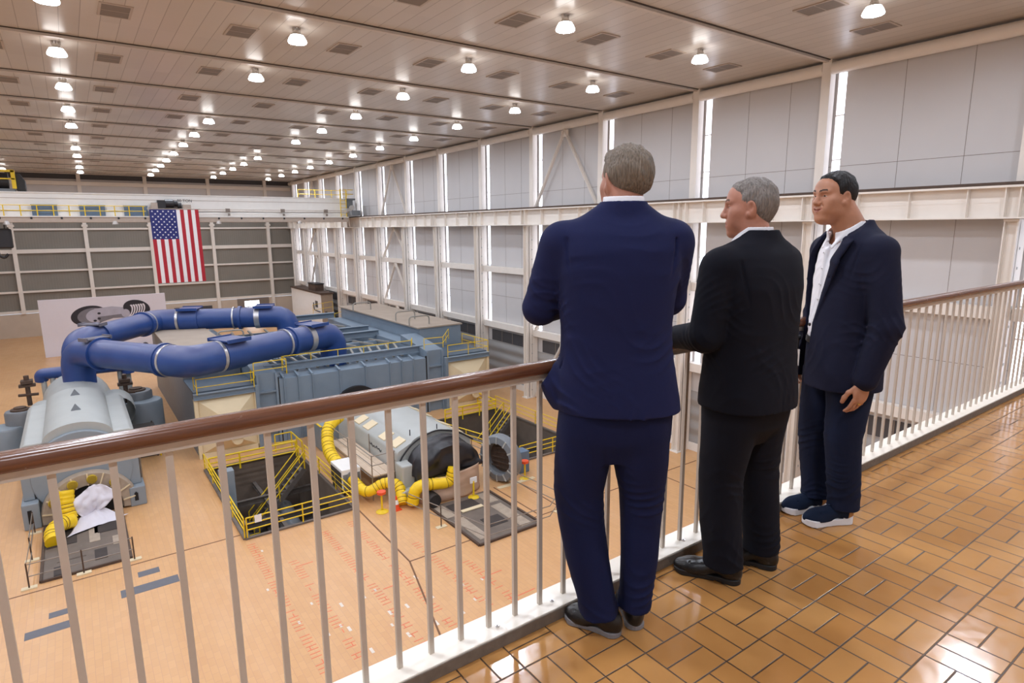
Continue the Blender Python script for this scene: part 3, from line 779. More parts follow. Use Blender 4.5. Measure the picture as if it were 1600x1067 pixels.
# roof: cross beams, slats and hatch loops
for y, z, w in ((41.0, -7.36, .4), (49.0, -7.2, .45), (51.2, -7.1, .45), (60.0, -6.9, .5)):
    build('cross_beam', MB().ibeam((9.4, y, z), (20.9, y, z), w, .5), 'lp_blue', lpT)
for y0, y1 in ((42, 48.4), (52, 59.4)):
    build('slat_bed', MB().box(10, 20, y0 - .3, y1 + .3, -8.3, -8.2), 'lp_blue_dark', lpT)
    build('inner_wall', MB().box(10, 20, y0 + 2.9, y0 + 3.2, -8.2, -7.55).box(10, 20, y0 + 5.2, y0 + 5.4, -8.2, -7.55), 'lp_blue', lpT)
    for k in range(14):
        x = 10.4 + k * .72; s = .5 if x > 15 else -.5
        build('roof_slat', MB().bar((x, y0, -7.95), (x + s, y0 + 2.7, -7.45), .16, .12), 'slat_grey', lpT)
        if k % 2: build('roof_slat', MB().bar((x, y1, -7.6), (x + s, y0 + 3.3, -7.45), .16, .12), 'slat_grey', lpT)
for x, y in ((9.2, 49.5), (23.0, 48.0), (22.6, 44.6), (22.5, 56.5)):
    z = -6.65 if x < 15 else -6.2
    build('hatch_loop', MB().tube(fillet([(x - .9, y, z), (x - .9, y, z + .75), (x + .9, y, z + .75), (x + .9, y, z)], .3), .06, 8), 'slat_grey', lpT, smooth=True)
guardrail('yellow guardrail over the left cream hood', [(5.15, 40.3, -8.0), (5.15, 39.2, -8.0), (8.35, 39.2, -8.0), (8.35, 39.9, -8.0)], .95, (.45,), 2.6)
guardrail('stepped yellow guardrail between the left hood and the ribbed casing', [(8.5, 39.7, -7.55), (10.5, 39.7, -7.55), (10.5, 40.7, -7.55)], .95, (.45,), 2.0)
guardrail('long yellow guardrail on the cross beam above the ribbed casing front', [(10.6, 40.9, -7.12), (20.0, 40.9, -7.12), (20.5, 41.8, -7.12)], .48, (), 1.85)
guardrail('yellow guardrail above the right end of the ribbed casing', [(20.7, 40.2, -7.3), (22.2, 40.0, -7.3), (24.4, 43, -7.3)], .8, (.35,), 2.0)
guardrail('yellow guardrail over the right cream hood by the wall columns', [(22.2, 39.3, -8.0), (25.8, 39.3, -8.0), (25.8, 43.2, -8.0)], .95, (.45,), 2.2)
guardrail('yellow guardrail at the far end of the casing roof near the small office', [(21.5, 61.5, -8.3), (26.5, 66, -8.3), (28.3, 66, -8.3)], 1.3, (.6,), 2.4)
guardrail('yellow guardrail beside the small office by the right wall', [(24.5, 78, -9.2), (27.8, 80, -9.2)], 1.3, (.6,), 1.7)

# --- generator on the right
gn = thing('generator', 'long pale grey generator with a black tarp over its near end', 'generator', (15, 32, FZ))
GX = 14.65
def gprof(s, top): return [(GX - 2.2, FZ), (GX - 2.2, -9.85), (GX - 2.1, -9.68), (GX - 1.4, -9.36)] + [(GX - 1.35 * math.cos(PI * k / 14), -9.36 + (top + 9.36) * math.sin(PI * k / 14)) for k in range(1, 14)] + [(GX + 1.4, -9.36), (GX + 2.1, -9.68), (GX + 2.2, -9.85), (GX + 2.2, FZ)]
build('generator_body', MB().prism(gprof(1, -8.98), 'y', 27.6, 36.6), 'turbine_grey', gn, smooth=60)
b = MB().prism([(GX - 1.5, FZ), (GX - 1.5, -10.8), (GX - 1.2, -10.1), (GX - .7, -9.7), (GX, -9.55), (GX + .7, -9.7), (GX + 1.2, -10.1), (GX + 1.5, -10.8), (GX + 1.5, FZ)], 'y', 26.2, 27.6)
build('end_bell', b, 'turbine_grey', gn, smooth=25, bevel=.05)
for sx in (-1, 1):
    for y in (28.1, 29.5, 31.7, 33.0, 35.2):
        c = [(GX + sx * 1.45, y, -9.37), (GX + sx * 2.06, y, -9.65), (GX + sx * 2.06, y + .8, -9.65), (GX + sx * 1.45, y + .8, -9.37)]
        if sx > 0: c = c[::-1]
        build('hatch_cover', MB().add(c + [(p[0], p[1], p[2] + .05) for p in c], [(0, 1, 2, 3), (4, 5, 6, 7), (0, 1, 5, 4), (1, 2, 6, 5), (2, 3, 7, 6), (3, 0, 4, 7)]), 'hood_cream', gn)
pts = [(12.435, 31.3 - .1 * k, -10.2 + .07 * math.sin(k * 1.9) + .03 * math.sin(k * .7)) for k in range(18)]
build('script_lettering', MB().tube(pts, .022, 6), 'ink_dark', gn)
build('rim_cable', MB().tube(fillet([(12.38, 27.4, -11.2), (12.45, 27.5, -10.2), (13.3, 27.5, -9.3), (14.65, 27.5, -8.88), (16.0, 27.5, -9.25), (16.95, 27.5, -9.9)], .5), .045, 8), 'black_steel', gn, smooth=True)
build('corner_box', MB().box(12.3, 13.0, 26.7, 27.6, FZ + .5, -10.15).box(12.0, 13.2, 26.3, 27.6, FZ, FZ + .7), 'turbine_grey', gn, bevel=.08)
build('rear_step', MB().box(11.3, 12.6, 36.2, 38.6, FZ, -10.4), 'turbine_grey_blue', gn, bevel=.04)
build('rear_edge_line', MB().box(11.28, 11.4, 36.1, 38.6, -10.4, -10.36), 'safety_yellow', gn)
build('lifting_stud', MB().tube([(13.5, 28.2, -9.3), (13.5, 28.2, -8.85)], .03, 6).tube([(14.9, 27.8, -8.98), (14.9, 27.8, -8.7)], .03, 6), 'black_steel', gn)
def drape(name, label, fn, nu, nv, matname, cat, loc, wav=.05, seed=1, parent=None, thick=.03):
    rn = np.random.RandomState(seed); ph = rn.rand(6) * 6; vs = []; fs = []
    for i in range(nu + 1):
        for j in range(nv + 1):
            u, v = i / nu, j / nv; p = Vector(fn(u, v))
            w = wav * (math.sin(9 * u + 4 * v + ph[0]) + .7 * math.sin(17 * v + 5 * u + ph[1]) + .5 * math.sin(23 * u - 11 * v + ph[2]))
            vs.append((p.x + w * .4, p.y - abs(w), p.z + w * .5))
    for i in range(nu):
        for j in range(nv): a = i * (nv + 1) + j; fs.append((a, a + 1, a + nv + 2, a + nv + 1))
    o = build(name, MB().add(vs, fs), matname, parent, loc=loc, smooth=60)
    m = o.modifiers.new('solidify', 'SOLIDIFY'); m.thickness = thick
    if label: tag(o, label, cat)
    return o
def tarp_fn(u, v):
    a = PI * (1.03 - 1.06 * u)                                         # left edge to right edge over the top
    y = 27.3 - 1.75 * v; sh = 1 - .16 * v ** 2
    x = GX + 1.85 * math.cos(a) * sh; z = -10.7 + 1.6 * max(0, math.sin(a)) ** .85 * sh
    if v > .62: y = 25.95 - .25 * (v - .62); x = GX + 1.85 * math.cos(a) * (1 - .16 * .38); hh = 1.5 * max(0, math.sin(a)) ** .85; z = -10.7 + hh * (1 - (v - .62) / .38)
    return (x, y, z)
drape('tarp', 'black tarp draped over the near end of the pale grey generator', tarp_fn, 40, 26, 'tarp_black', 'tarp', (14.65, 26.5, -10.4), .09, 2)
def skirt_fn(u, v):
    a = PI * (1.0 - u)
    return (14.6 + 1.75 * math.cos(a), 26.2 - .8 * max(0, math.sin(a)) ** .7, -10.6 - 1.36 * v - .06 * math.sin(6 * u) * (1 - v))
drape('plastic_wrap', 'tan plastic wrap below the black tarp at the generator end', skirt_fn, 40, 10, 'tarp_tan', 'wrap', (15, 25.6, -11), .05, 5)
sh = thing('end_shield', 'large grey ring shaped end shield standing beside the tarped generator end', 'machine part', (17.65, 25.9, FZ + 1.32))
build('shield_ring', MB().lathe((17.65, 25.9, FZ + 1.32), [(.82, -.1), (.9, -.28), (1.22, -.22), (1.32, 0), (1.3, .3), (.85, .3), (.82, -.1)], 40, 'y'), 'valve_grey', sh, smooth=True)
for k in range(12):
    a = 2 * PI * k / 12
    build('ring_rib', MB().bar((17.65 + .86 * math.cos(a), 25.64, FZ + 1.32 + .86 * math.sin(a)), (17.65 + 1.26 * math.cos(a), 25.66, FZ + 1.32 + 1.26 * math.sin(a)), .05, .08), 'turbine_grey', sh)
b = MB()
for k in range(5): b.bar((17.65 - .75 + .1 * k, 26.0, FZ + .8 + .25 * k), (17.65 + .8 - .12 * k, 26.05, FZ + .75 + .3 * k), .09, .05)
b.cyl((17.65, 26.1, FZ + 1.32), .82, .1, 28, 'y')
build('shield_coils', b, 'rust_dark', sh)
sh.rotation_euler = (0, 0, -1.3)
tag(build('control_box', MB().box(19.1, 19.75, 26.0, 26.7, FZ, FZ + 1.25), 'cabinet_blue', loc=(19.4, 26.3, FZ), bevel=.03), 'pale blue-grey control box beside the end shield at the right pit', 'cabinet')
b = MB().box(17.0, 19.4, 25.0, 25.25, FZ, FZ + .05)
tag(build('floor_plank', b, 'hood_cream', loc=(18, 25.1, FZ)), 'pale plank on the floor before the end shield', 'plank')

# floor plates before both machines
def floor_plate(label, x0, x1, y0, y1, insets, board=None):
    t = thing('floor_plate', label, 'floor plate', ((x0 + x1) / 2, (y0 + y1) / 2, FZ))
    build('plate', MB().box(x0, x1, y0, y1, FZ - .001, FZ + .03), 'plate_grey', t)
    build('plate_edge', MB().bar((x0, y0, FZ + .05), (x0, y1, FZ + .05), .1, .1).bar((x1, y0, FZ + .05), (x1, y1, FZ + .05), .1, .1).bar((x0, y0, FZ + .05), (x1, y0, FZ + .05), .1, .1), 'rust_dark', t)
    for a, c, d, e, mt in insets: build('cover_plate', MB().box(a, c, d, e, FZ + .03, FZ + .05).box(a + .06, c - .06, d + .06, e - .06, FZ + .05, FZ + .056), mt, t)
    if board: build('board', MB().box(*board, FZ + .05, FZ + .09), 'hood_cream', t)
    return t
floor_plate('grey steel floor plate with dark covers before the left turbine', -2.4, .65, 28.6, 34.3, [(-2.3, -1.2, 31.6, 34.2, 'plate_dark'), (-.6, .55, 32.0, 34.2, 'plate_dark'), (-.75, -.35, 31.2, 33.2, 'ring_tan'), (-.6, -.15, 29.3, 30.3, 'plate_dark'), (-2.0, -1.6, 28.8, 29.6, 'plate_dark'), (.1, .5, 30.4, 31.3, 'ring_tan'), (-1.9, -.9, 30, 31.3, 'plate_grey')])
floor_plate('grey steel floor plate with loose covers before the tarped generator', 13.0, 16.4, 20.7, 25.3, [(13.7, 15.2, 24.0, 24.9, 'plate_dark'), (13.3, 13.8, 21.1, 23.4, 'ring_tan'), (15.5, 16.1, 21.0, 23.6, 'ring_tan'), (14.3, 15.3, 21.8, 22.7, 'plate_dark'), (13.1, 13.6, 23.7, 25.1, 'ring_tan'), (15.6, 16.2, 23.9, 25.1, 'ring_tan')], (14.0, 15.2, 23.75, 24.0))

# white plastic sheet over the left bearing
def sheet_fn(u, v):
    w = 2 * u - 1
    if v < .68:
        k = v / .68; half = 1.0 * min(1, .3 + k * 3.2) ** .55 * (1 - .5 * k ** 1.3)
        return (-.3 + half * w - .2 * k + .12 * k * math.sin(5 * u), 33.95 - .3 * math.sin(k * PI * .8) + .12 * math.cos(3 * w), -10.3 - 1.25 * k - .3 * w * w * (1 - k) + .12 * w * k)
    k = (v - .68) / .32; half = .5 + .55 * k
    return (-.5 + half * w + .12 * math.sin(5 * u) * (1 - k) + .3 * k * u, 33.75 - .95 * k + .5 * k * w, max(-11.55 - .5 * k + .12 * w * (1 - k), -11.93) + .03)
drape('plastic_sheet', 'white plastic sheet hanging over the bearing end of the left turbine', sheet_fn, 34, 40, 'sheet_white', 'sheet', (-.5, 33.8, -11), .05, 9, thick=.01)

# hoses
def hose(label, pts, r=.3, group='yellow air hoses'):
    P = fillet(pts, 1.2, 10); P2 = []
    for a, b_ in zip(P, P[1:]):
        n = max(1, int((b_ - a).length / .07)); P2 += [a.lerp(b_, k / n) for k in range(n)]
    P2.append(P[-1]); acc = 0; R = []; ribs = []
    for i, p in enumerate(P2):
        if i: acc += (p - P2[i - 1]).length
        s = abs(math.sin(acc / .2 * PI)); R.append(r * (.9 + .13 * s))
        if i and s < .35 and (not ribs or acc - ribs[-1][1] > .15): ribs.append((i, acc))
    o = build('ventilation_hose', MB().tube(P2, R, 18), 'hose_yellow', loc=P2[0], smooth=True)
    b = MB()
    for i, _ in ribs:
        if 0 < i < len(P2) - 1: ring_on(b, P2[i], P2[i + 1] - P2[i - 1], r * .88, r * .97, .025, 16)
    build('hose_ribs', b, 'hose_rib', o)
    return tag(o, label, 'hose', group)
hose('yellow ribbed hose dropping from the generator side to the white heater cart', [(11.9, 34.2, -9.3), (10.9, 33.6, -9.6), (10.45, 32.4, -10.6), (10.5, 30.7, -11.0)], .34)
hose('yellow ribbed hose looping from the heater cart to behind the orange cone', [(10.5, 29.0, -11.1), (10.7, 27.6, -11.5), (11.6, 27.4, -11.0), (12.2, 26.9, -11.1), (12.0, 26.2, -11.85)], .27)
hose('yellow ribbed hose arching onto the tan wrap at the generator end', [(12.35, 25.8, -11.8), (12.5, 25.75, -10.9), (13.4, 25.6, -10.95), (14.3, 25.4, -11.0), (14.5, 25.4, -10.3)], .3)
hose('yellow ribbed hose beside the white sheet at the left turbine end', [(-1.45, 33.9, -10.3), (-1.5, 33.7, -11.0), (-1.45, 33.5, -11.55)], .36)
hose('short bent yellow hose end on the floor left of the white sheet', [(-1.3, 33.3, -11.6), (-1.8, 32.9, -11.45), (-2.05, 32.3, -11.55), (-2.0, 31.7, -11.75)], .33)

# cart, cabinet, stands, cone
ct = thing('heater_cart', 'white wheeled heater cart with yellow hoses at the scaffold end', 'cart', (10.5, 29.8, FZ))
build('cart_body', MB().box(10.0, 11.0, 29.0, 30.7, FZ + .35, FZ + 1.45), 'white_paint', ct, bevel=.03)
build('cart_front', MB().box(10.05, 10.95, 28.96, 29.0, FZ + .4, FZ + 1.2).cyl((10.5, 28.9, FZ + 1.05), .27, .08, 20, 'y'), 'valve_grey', ct)
build('cart_side_panel', MB().box(9.98, 10.0, 29.1, 30.6, FZ + .4, FZ + 1.3), 'plate_dark', ct)
for x in (10.05, 10.85):
    for y in (29.2, 30.5): build('wheel', MB().cyl((x, y, FZ + .18), .18, .1, 16, 'x'), 'black_steel', ct)
tag(build('fan_heater', MB().lathe((13.2, 25.3, FZ + .4), [(.0, -.3), (.32, -.3), (.35, -.2), (.35, .4), (.0, .4)], 20, 'y').box(12.95, 13.45, 25.2, 25.6, FZ, FZ + .2), ['black_steel'], loc=(13.2, 25.3, FZ), smooth=True), 'dark drum heater on the floor under the arching yellow hose', 'heater')
def stand(label, x, y, sign, h=.95):
    t = thing('sign_stand', label, 'stand', (x, y, FZ), 'yellow sign stands')
    build('base', MB().lathe((x, y, FZ), [(.3, 0), (.3, .03), (.22, .07), (.06, .12)], 20), 'safety_yellow', t, smooth=True)
    build('post', MB().tube([(x, y, FZ + .1), (x, y, FZ + h)], .05, 10), 'safety_yellow', t)
    if sign == 'orange': build('sign_head', MB().lathe((x, y, FZ + h), [(.04, -.1), (.22, .0), (.22, .12), (.0, .13)], 12), 'cone_orange', t)
    else: build('sign_head', MB().box(x - .2, x + .2, y - .02, y + .02, FZ + h - .1, FZ + h + .2), 'white_plastic', t)
stand('yellow post stand with orange top before the looping yellow hose', 10.95, 26.3, 'orange')
stand('yellow post stand with white sign before the tan wrapped generator end', 15.4, 25.0, 'white', .9)
stand('yellow post stand with orange top by the pale blue-grey control box', 18.9, 25.3, 'orange')
cn = thing('traffic_cone', 'small orange traffic cone with white band beside the yellow hose', 'cone', (11.62, 26.1, FZ))
build('cone_base', MB().box(11.42, 11.82, 25.9, 26.3, FZ, FZ + .04), 'cone_orange', cn)
build('cone_body', MB().lathe((11.62, 26.1, FZ), [(.16, .04), (.03, .72), (0, .72)], 16), 'cone_orange', cn, smooth=True)
build('cone_band', MB().lathe((11.62, 26.1, FZ), [(.116, .3), (.075, .52), (.07, .52), (.108, .3)], 16), 'white_plastic', cn, smooth=True)

# scaffold walkway along the generator
sc = thing('scaffold_walkway', 'scaffold walkway with tan planks along the left side of the generator', 'scaffold', (11.7, 31, FZ))
for k in range(3): build('plank', MB().box(11.15 + .4 * k, 11.52 + .4 * k, 27.7, 34.2, -10.75, -10.69), 'board_tan', sc)
for x in (11.12, 12.34):
    for y in (27.75, 31.0, 34.1):
        build('standard', MB().tube([(x, y, FZ), (x, y, -9.6)], .03, 8), 'scaffold_steel', sc)
for z in (-9.65, -10.15, -10.8): build('ledger', MB().tube([(11.12, 27.7, z), (11.12, 34.2, z)], .025, 8).tube([(11.1, 27.75, z), (12.4, 27.75, z)], .025, 8), 'scaffold_steel', sc)
def barrier(label, pts, posts):
    t = thing('pipe_barrier', label, 'barrier', pts[0], 'low grey pipe barriers')
    for q in posts:
        build('post', MB().tube([q, (q[0], q[1], q[2] + 1.05)], .028, 8), 'rust_dark', t)
        build('post_base', MB().box(q[0] - .25, q[0] + .25, q[1] - .12, q[1] + .12, q[2], q[2] + .05), 'hood_cream', t)
    for z in (.5, 1.0): build('rail', MB().tube([(p[0], p[1], p[2] + z) for p in pts], .022, 8), 'scaffold_steel', t)
barrier('thin pipe barrier before the left turbine floor plate', [(-2.7, 30.6, FZ), (-2.75, 28.4, FZ), (.75, 28.4, FZ)], [(-2.75, 28.4, FZ), (-1.0, 28.4, FZ), (.75, 28.4, FZ)])
barrier('thin pipe barrier leaning along the left edge of the left floor plate', [(-2.75, 33.8, FZ), (-2.75, 30.9, FZ)], [(-2.75, 33.8, FZ), (-2.75, 30.9, FZ)])
barrier('thin pipe barrier across the left side of the generator floor plate', [(11.9, 25.6, FZ), (12.5, 23.2, FZ), (13.2, 20.5, FZ), (16.6, 20.3, FZ)], [(12.5, 23.2, FZ)])
barrier('thin pipe barrier right of the generator floor plate', [(17.6, 25.0, FZ), (17.9, 21.2, FZ), (16.6, 20.3, FZ)], [(17.9, 21.2, FZ)])

# guardrails round the pits
x0, x1, y0, y1 = PITS[0]
guardrail('yellow three-bar guardrail on the near side of the left pit', [(x0 + .1, y0, FZ + .08), (x1 - .05, y0, FZ + .08)], .92, (.35, .63), 2.1, .032)
guardrail('yellow guardrail on the right side of the left pit', [(x1, y0 + .05, FZ + .08), (x1, y1 - 2, FZ + .08)], .92, (.35, .63), 2.3, .032)
guardrail('yellow guardrail on the left side of the left pit', [(x0, y0 + .05, FZ + .08), (x0, y1, FZ + .08)], .92, (.35, .63), 2.6, .032)
guardrail('thick yellow guardrail in front of the left cream hood', [(x0 + .1, y1 - 1.0, FZ + .05), (x1 - .2, y1 - 1.0, FZ + .05)], .95, (.32, .64), 1.8, .05)
guardrail('yellow gate rails at the far right corner of the left pit', [(x1 - 1.0, y1 + .6, FZ), (x1, y1 + .6, FZ), (x1, y1 - 1.6, FZ)], 1.1, (.55,), 1.0, .04)
def stair(label, x_top, x_bot, y, z_top, z_bot, w=1.0):
    t = thing('pit_stair', label, 'stairs', (x_top, y, z_top))
    for yy in (y - w / 2, y + w / 2): build('stringer', MB().bar((x_top, yy, z_top), (x_bot, yy, z_bot), .06, .28), 'pit_steel', t)
    n = 11
    for k in range(n):
        f = (k + .5) / n; x = x_top + (x_bot - x_top) * f; z = z_top + (z_bot - z_top) * f
        build('tread', MB().box(x - .14, x + .14, y - w / 2, y + w / 2, z - .02, z + .02), 'pit_steel', t)
    for yy in (y - w / 2, y + w / 2):
        for h in (.5, 1.0): build('hand_rail', MB().tube([(x_top, yy, z_top + h), (x_bot, yy, z_bot + h)], .035, 8), 'safety_yellow', t)
        for f in (0, .5, 1):
            x, z = x_top + (x_bot - x_top) * f, z_top + (z_bot - z_top) * f
            build('post', MB().tube([(x, yy, z), (x, yy, z + 1.0)], .035, 8), 'safety_yellow', t)
stair('dark steel stair with yellow rails descending into the left pit', 9.6, 6.6, 34.6, FZ, -15.2)
pl = thing('pit_landing', 'dark landing with yellow rails inside the left pit', 'platform', (6, 34.5, -15.2))
build('grating', MB().box(5.0, 6.7, 33.2, 36.2, -15.25, -15.2), 'pit_steel', pl)
for z in (-14.7, -14.2): build('rail', MB().tube([(5.1, 33.2, z), (6.7, 33.2, z)], .035, 8), 'safety_yellow', pl)
for x in (5.1, 6.7): build('post', MB().tube([(x, 33.2, -15.2), (x, 33.2, -14.2)], .035, 8), 'safety_yellow', pl)
tag(build('control_cabinet', MB().box(5.05, 5.75, 33.4, 34.0, -13.4, -10.9), 'turbine_grey_blue', loc=(5.4, 33.7, -13.4), bevel=.03), 'tall grey control cabinet at the left edge of the left pit', 'cabinet')
tag(build('notice_card', MB().box(5.35, 5.65, y0 - .05, y0 - .035, FZ + .7, FZ + 1.05), 'white_plastic', loc=(5.5, y0, FZ + .8)), 'small white notice on the near guardrail of the left pit', 'notice')
x0, x1, y0, y1 = PITS[1]
guardrail('yellow three-bar guardrail on the near side of the right pit', [(x0 + .1, y0, FZ + .08), (x1, y0, FZ + .08)], .92, (.35, .63), 2.1, .032)
guardrail('yellow guardrail along the right side of the right pit by the wall', [(x1, y0, FZ + .08), (x1, y1, FZ + .08)], .92, (.35, .63), 2.5, .03)
guardrail('thick yellow guardrail in front of the right cream hood', [(x0 + .2, y1 - .9, FZ + .05), (x1 - .6, y1 - .9, FZ + .05), (x1 - .6, y1 + 1.6, FZ + .05)], .95, (.32, .64), 1.7, .05)
guardrail('grey and yellow guardrail between the generator and the right pit', [(18.2, 36.8, FZ), (18.9, 33.5, FZ), (19.6, 30.5, FZ), (19.7, 27.6, FZ)], .95, (.35, .63), 1.6, .035)
guardrail('grey pipe handrail beside the generator towards the right pit', [(17.8, 35.8, FZ), (18.5, 32.5, FZ), (18.9, 28.5, FZ)], 1.0, (.5,), 1.7, .03, 'scaffold_steel')
stair('dark steel stair with yellow rails descending into the right pit', 24.6, 22.2, 35.0, FZ, -14.4)

# --- small office by the right wall
of = thing('site_office', 'small white office box with a brown roof at the far right of the hall', 'office', (27.75, 89, FZ))
build('office_wall', MB().box(26.9, 28.55, 82, 95.5, FZ, -7.1), 'white_paint', of)
build('office_end', MB().box(26.95, 28.5, 81.97, 82, FZ, -7.15), 'deck_tan', of)
build('office_roof', MB().box(26.8, 28.65, 81.8, 95.7, -7.1, -6.9), 'rust_dark', of)
build('office_window', MB().box(26.87, 26.9, 83.4, 84.4, -9.0, -8.1), 'louvre_dark', of)
build('drain_pipe', MB().tube(fillet([(26.8, 84.9, -8.4), (26.8, 84.8, -9.4), (26.8, 82.6, -9.5), (27.6, 81.8, -9.5)], .3), .07, 8), 'louvre_dark', of)
ac = thing('air_conditioner', 'dark air conditioner on the roof of the small white office', 'air conditioner', (27.9, 86.5, -6.9))
build('housing', MB().box(27.2, 28.4, 85, 88, -6.9, -6.0), 'rust_dark', ac)
build('vent', MB().box(27.15, 28.45, 84.95, 88.05, -6.0, -5.85).box(27.3, 28.3, 85.2, 87.8, -6.35, -6.2), 'black_steel', ac)

# --- poster wall
pw = thing('poster_wall', 'big white display wall with a printed picture of a grey light bulb', 'poster', (2.6, 83, FZ))
build('panel', MB().box(-3.45, 8.6, 83.0, 83.25, FZ, -5.7), 'panel_white', pw)
def flat(name, poly, k, mt): return build(name, MB().prism(poly, 'y', 82.995 - .006 * (k + 1), 83.0), mt, pw)
def ell(cx, cz, rx, rz, rot=0, a0=0, a1=2 * PI, n=40):
    c, s = math.cos(rot), math.sin(rot)
    return [(cx + rx * math.cos(t) * c - rz * math.sin(t) * s, cz + rx * math.cos(t) * s + rz * math.sin(t) * c) for t in (a0 + (a1 - a0) * k / n for k in range(n))]
flat('bulb_glass', ell(1.0, -7.75, 1.75, 1.12, .12), 0, 'ink_dark')
flat('bulb_glass', ell(1.25, -7.78, 1.4, .88, .12), 1, 'ink_grey')
flat('bulb_glass', ell(1.75, -7.8, 1.1, .78, .1), 2, 'ink_light')
flat('bulb_neck', [(1.5, -7.0), (3.2, -6.85), (4.6, -7.1), (4.9, -7.7), (3.4, -8.1), (1.6, -8.5)], 3, 'ink_light')
flat('bulb_neck', [(1.7, -7.95), (3.2, -7.85), (4.7, -7.75), (4.8, -8.25), (3.2, -8.2), (1.9, -8.6)], 4, 'ink_grey')
for cx, cz in ((1.9, -7.55), (1.85, -8.15), (1.45, -8.35)): flat('bulb_detail', ell(cx, cz, .16, .12), 5, 'ink_dark')
flat('screw_base', ell(5.6, -7.25, 1.35, .95, -.25), 5, 'ink_dark')
for k in range(6):
    r = 1.0 - .13 * k
    o_, i_ = ell(4.75 + .25 * k, -7.5 + .03 * k, .42, .8 - .02 * k, -.35, -PI / 2, PI / 2, 16), ell(4.62 + .25 * k, -7.5 + .03 * k, .42, .72 - .02 * k, -.35, -PI / 2, PI / 2, 16)
    flat('screw_thread', o_ + i_[::-1], 6, 'panel_white')
flat('screw_base', ell(4.45, -7.75, .42, .48), 7, 'ink_light')
tag(build('wheel_chock', MB().lathe((6.0, 82.6, FZ + .35), [(.2, -.1), (.35, -.1), (.35, .1), (.2, .1), (.2, -.1)], 16, 'y'), 'louvre_dark', loc=(6, 82.6, FZ)), 'small dark wheel at the foot of the poster wall', 'wheel')

# --- overhead crane and flag
cr = thing('overhead_crane', 'cream overhead travelling crane spanning the far part of the hall', 'crane', (2, 73, 3.12))
b = MB().box(-23.5, 27.5, 72.4, 74.4, 3.55, 5.15).box(-23.5, 27.5, 72.3, 74.5, 5.1, 5.2).box(-23.5, 27.5, 72.2, 72.4, 3.45, 3.6)
for x in range(-22, 28, 3): b.box(x - .02, x + .02, 72.385, 72.4, 3.6, 5.1)
g = build('bridge_girder', b, 'white_paint', cr)
build('girder_seam', MB().box(-23.5, 27.5, 72.37, 72.4, 4.62, 4.66), 'vent_frame', g)
build('walkway', MB().box(-23.5, 27.5, 71.6, 72.4, 2.93, 3.02).box(-23.5, 27.5, 72.2, 72.4, 3.0, 3.5), 'white_paint', cr)
build('soffit', MB().box(-23.5, 27.5, 71.7, 74.4, 2.45, 2.93), 'vent_frame', cr)
for k in range(16):
    x = -7 + 2.25 * k
    build('bracket', MB().add([(x - .08, 71.65, 2.93), (x + .08, 71.65, 2.93), (x + .08, 71.65, 2.75), (x - .08, 71.65, 2.75), (x - .08, 72.3, 2.45), (x + .08, 72.3, 2.45), (x - .08, 72.3, 2.93), (x + .08, 72.3, 2.93)], [(0, 1, 2, 3), (3, 2, 5, 4), (0, 3, 4, 6), (1, 7, 5, 2), (0, 6, 7, 1), (4, 5, 7, 6)]), 'black_steel', cr)
for x in (-4.3, 3.9, 13.2, 21.7):
    l = build('floodlight', MB().lathe((x, 71.9, 2.55), [(.06, .1), (.25, .0), (.3, -.3), (.26, -.3)], 16), 'lamp_housing', cr, smooth=True)
    build('lens', MB().lathe((x, 71.9, 2.55), [(0, -.24), (.26, -.26)], 16), 'white_plastic', l)
for xa, xb in ((-2.4, -.5), (1.2, 3.24), (4.8, 6.8)):
    c = build('electrical_cabinet', MB().box(xa, xb, 71.95, 72.2, 3.05, 4.0), 'cabinet_blue', cr)
    build('cabinet_lid', MB().box(xa - .05, xb + .05, 71.93, 72.2, 3.98, 4.06), 'valve_grey', c)
for x in np.arange(-5.6, 7.0, 1.2): build('post', MB().tube([(x, 71.65, 3.02), (x, 71.65, 4.0)], .045, 8), 'safety_yellow', cr)
for z in (3.5, 3.98): build('walkway_rail', MB().tube([(-6.5, 71.65, z), (6.6, 71.65, z)], .032, 8), 'safety_yellow', cr)
for x, m_ in ((-4.9, 'red_paint'), (-5.5, 'green_paint')): build('extinguisher', MB().cyl((x, 71.9, 3.05), .11, .55, 12).cyl((x, 71.9, 3.6), .05, .12, 8), m_, cr, smooth=True)
build('conduit_line', MB().tube([(7, 71.65, 3.72), (27, 71.65, 3.72)], .04, 6).tube([(7, 71.65, 3.55), (27, 71.65, 3.55)], .03, 6), 'vent_frame', cr)
for x in (14.2, 19.9, 24.8): build('junction_box', MB().box(x - .2, x + .2, 71.6, 71.9, 3.45, 3.85).cyl((x + .1, 71.75, 3.1), .12, .25, 12), 'vent_grey', cr)
mt = build('hoist_motor', MB().lathe((8.4, 71.9, 4.3), [(0, 0), (.4, 0), (.42, .7), (.3, .8), (.3, 1.1), (.0, 1.1)], 18, 'x').box(7.7, 8.4, 71.6, 72.2, 3.75, 4.6).box(8.2, 9.9, 71.7, 72.1, 3.7, 3.8).cyl((9.5, 71.9, 4.1), .28, .35, 14, 'x'), 'black_steel', cr, smooth=True)
build('motor_cover', MB().box(7.15, 7.75, 71.65, 72.2, 3.75, 4.35), 'vent_frame', cr)
build('motor_cover', MB().box(9.95, 10.7, 71.7, 72.2, 3.7, 4.2), 'vent_frame', cr)
text_part('lettering', '80 TON', (10.25, 72.37, 4.6), .4, 'black_steel', cr)
e = build('end_truck', MB().box(27.5, 28.55, 70.6, 76.2, 3.16, 3.75).box(27.5, 28.3, 72.2, 74.6, 3.7, 5.1).box(27.4, 28.6, 72.1, 74.7, 5.0, 5.2), 'valve_grey', cr)
for y in (71.2, 75.6): build('wheel', MB().cyl((28.8, y, 3.45), .33, .16, 20, 'x'), 'white_paint', e)
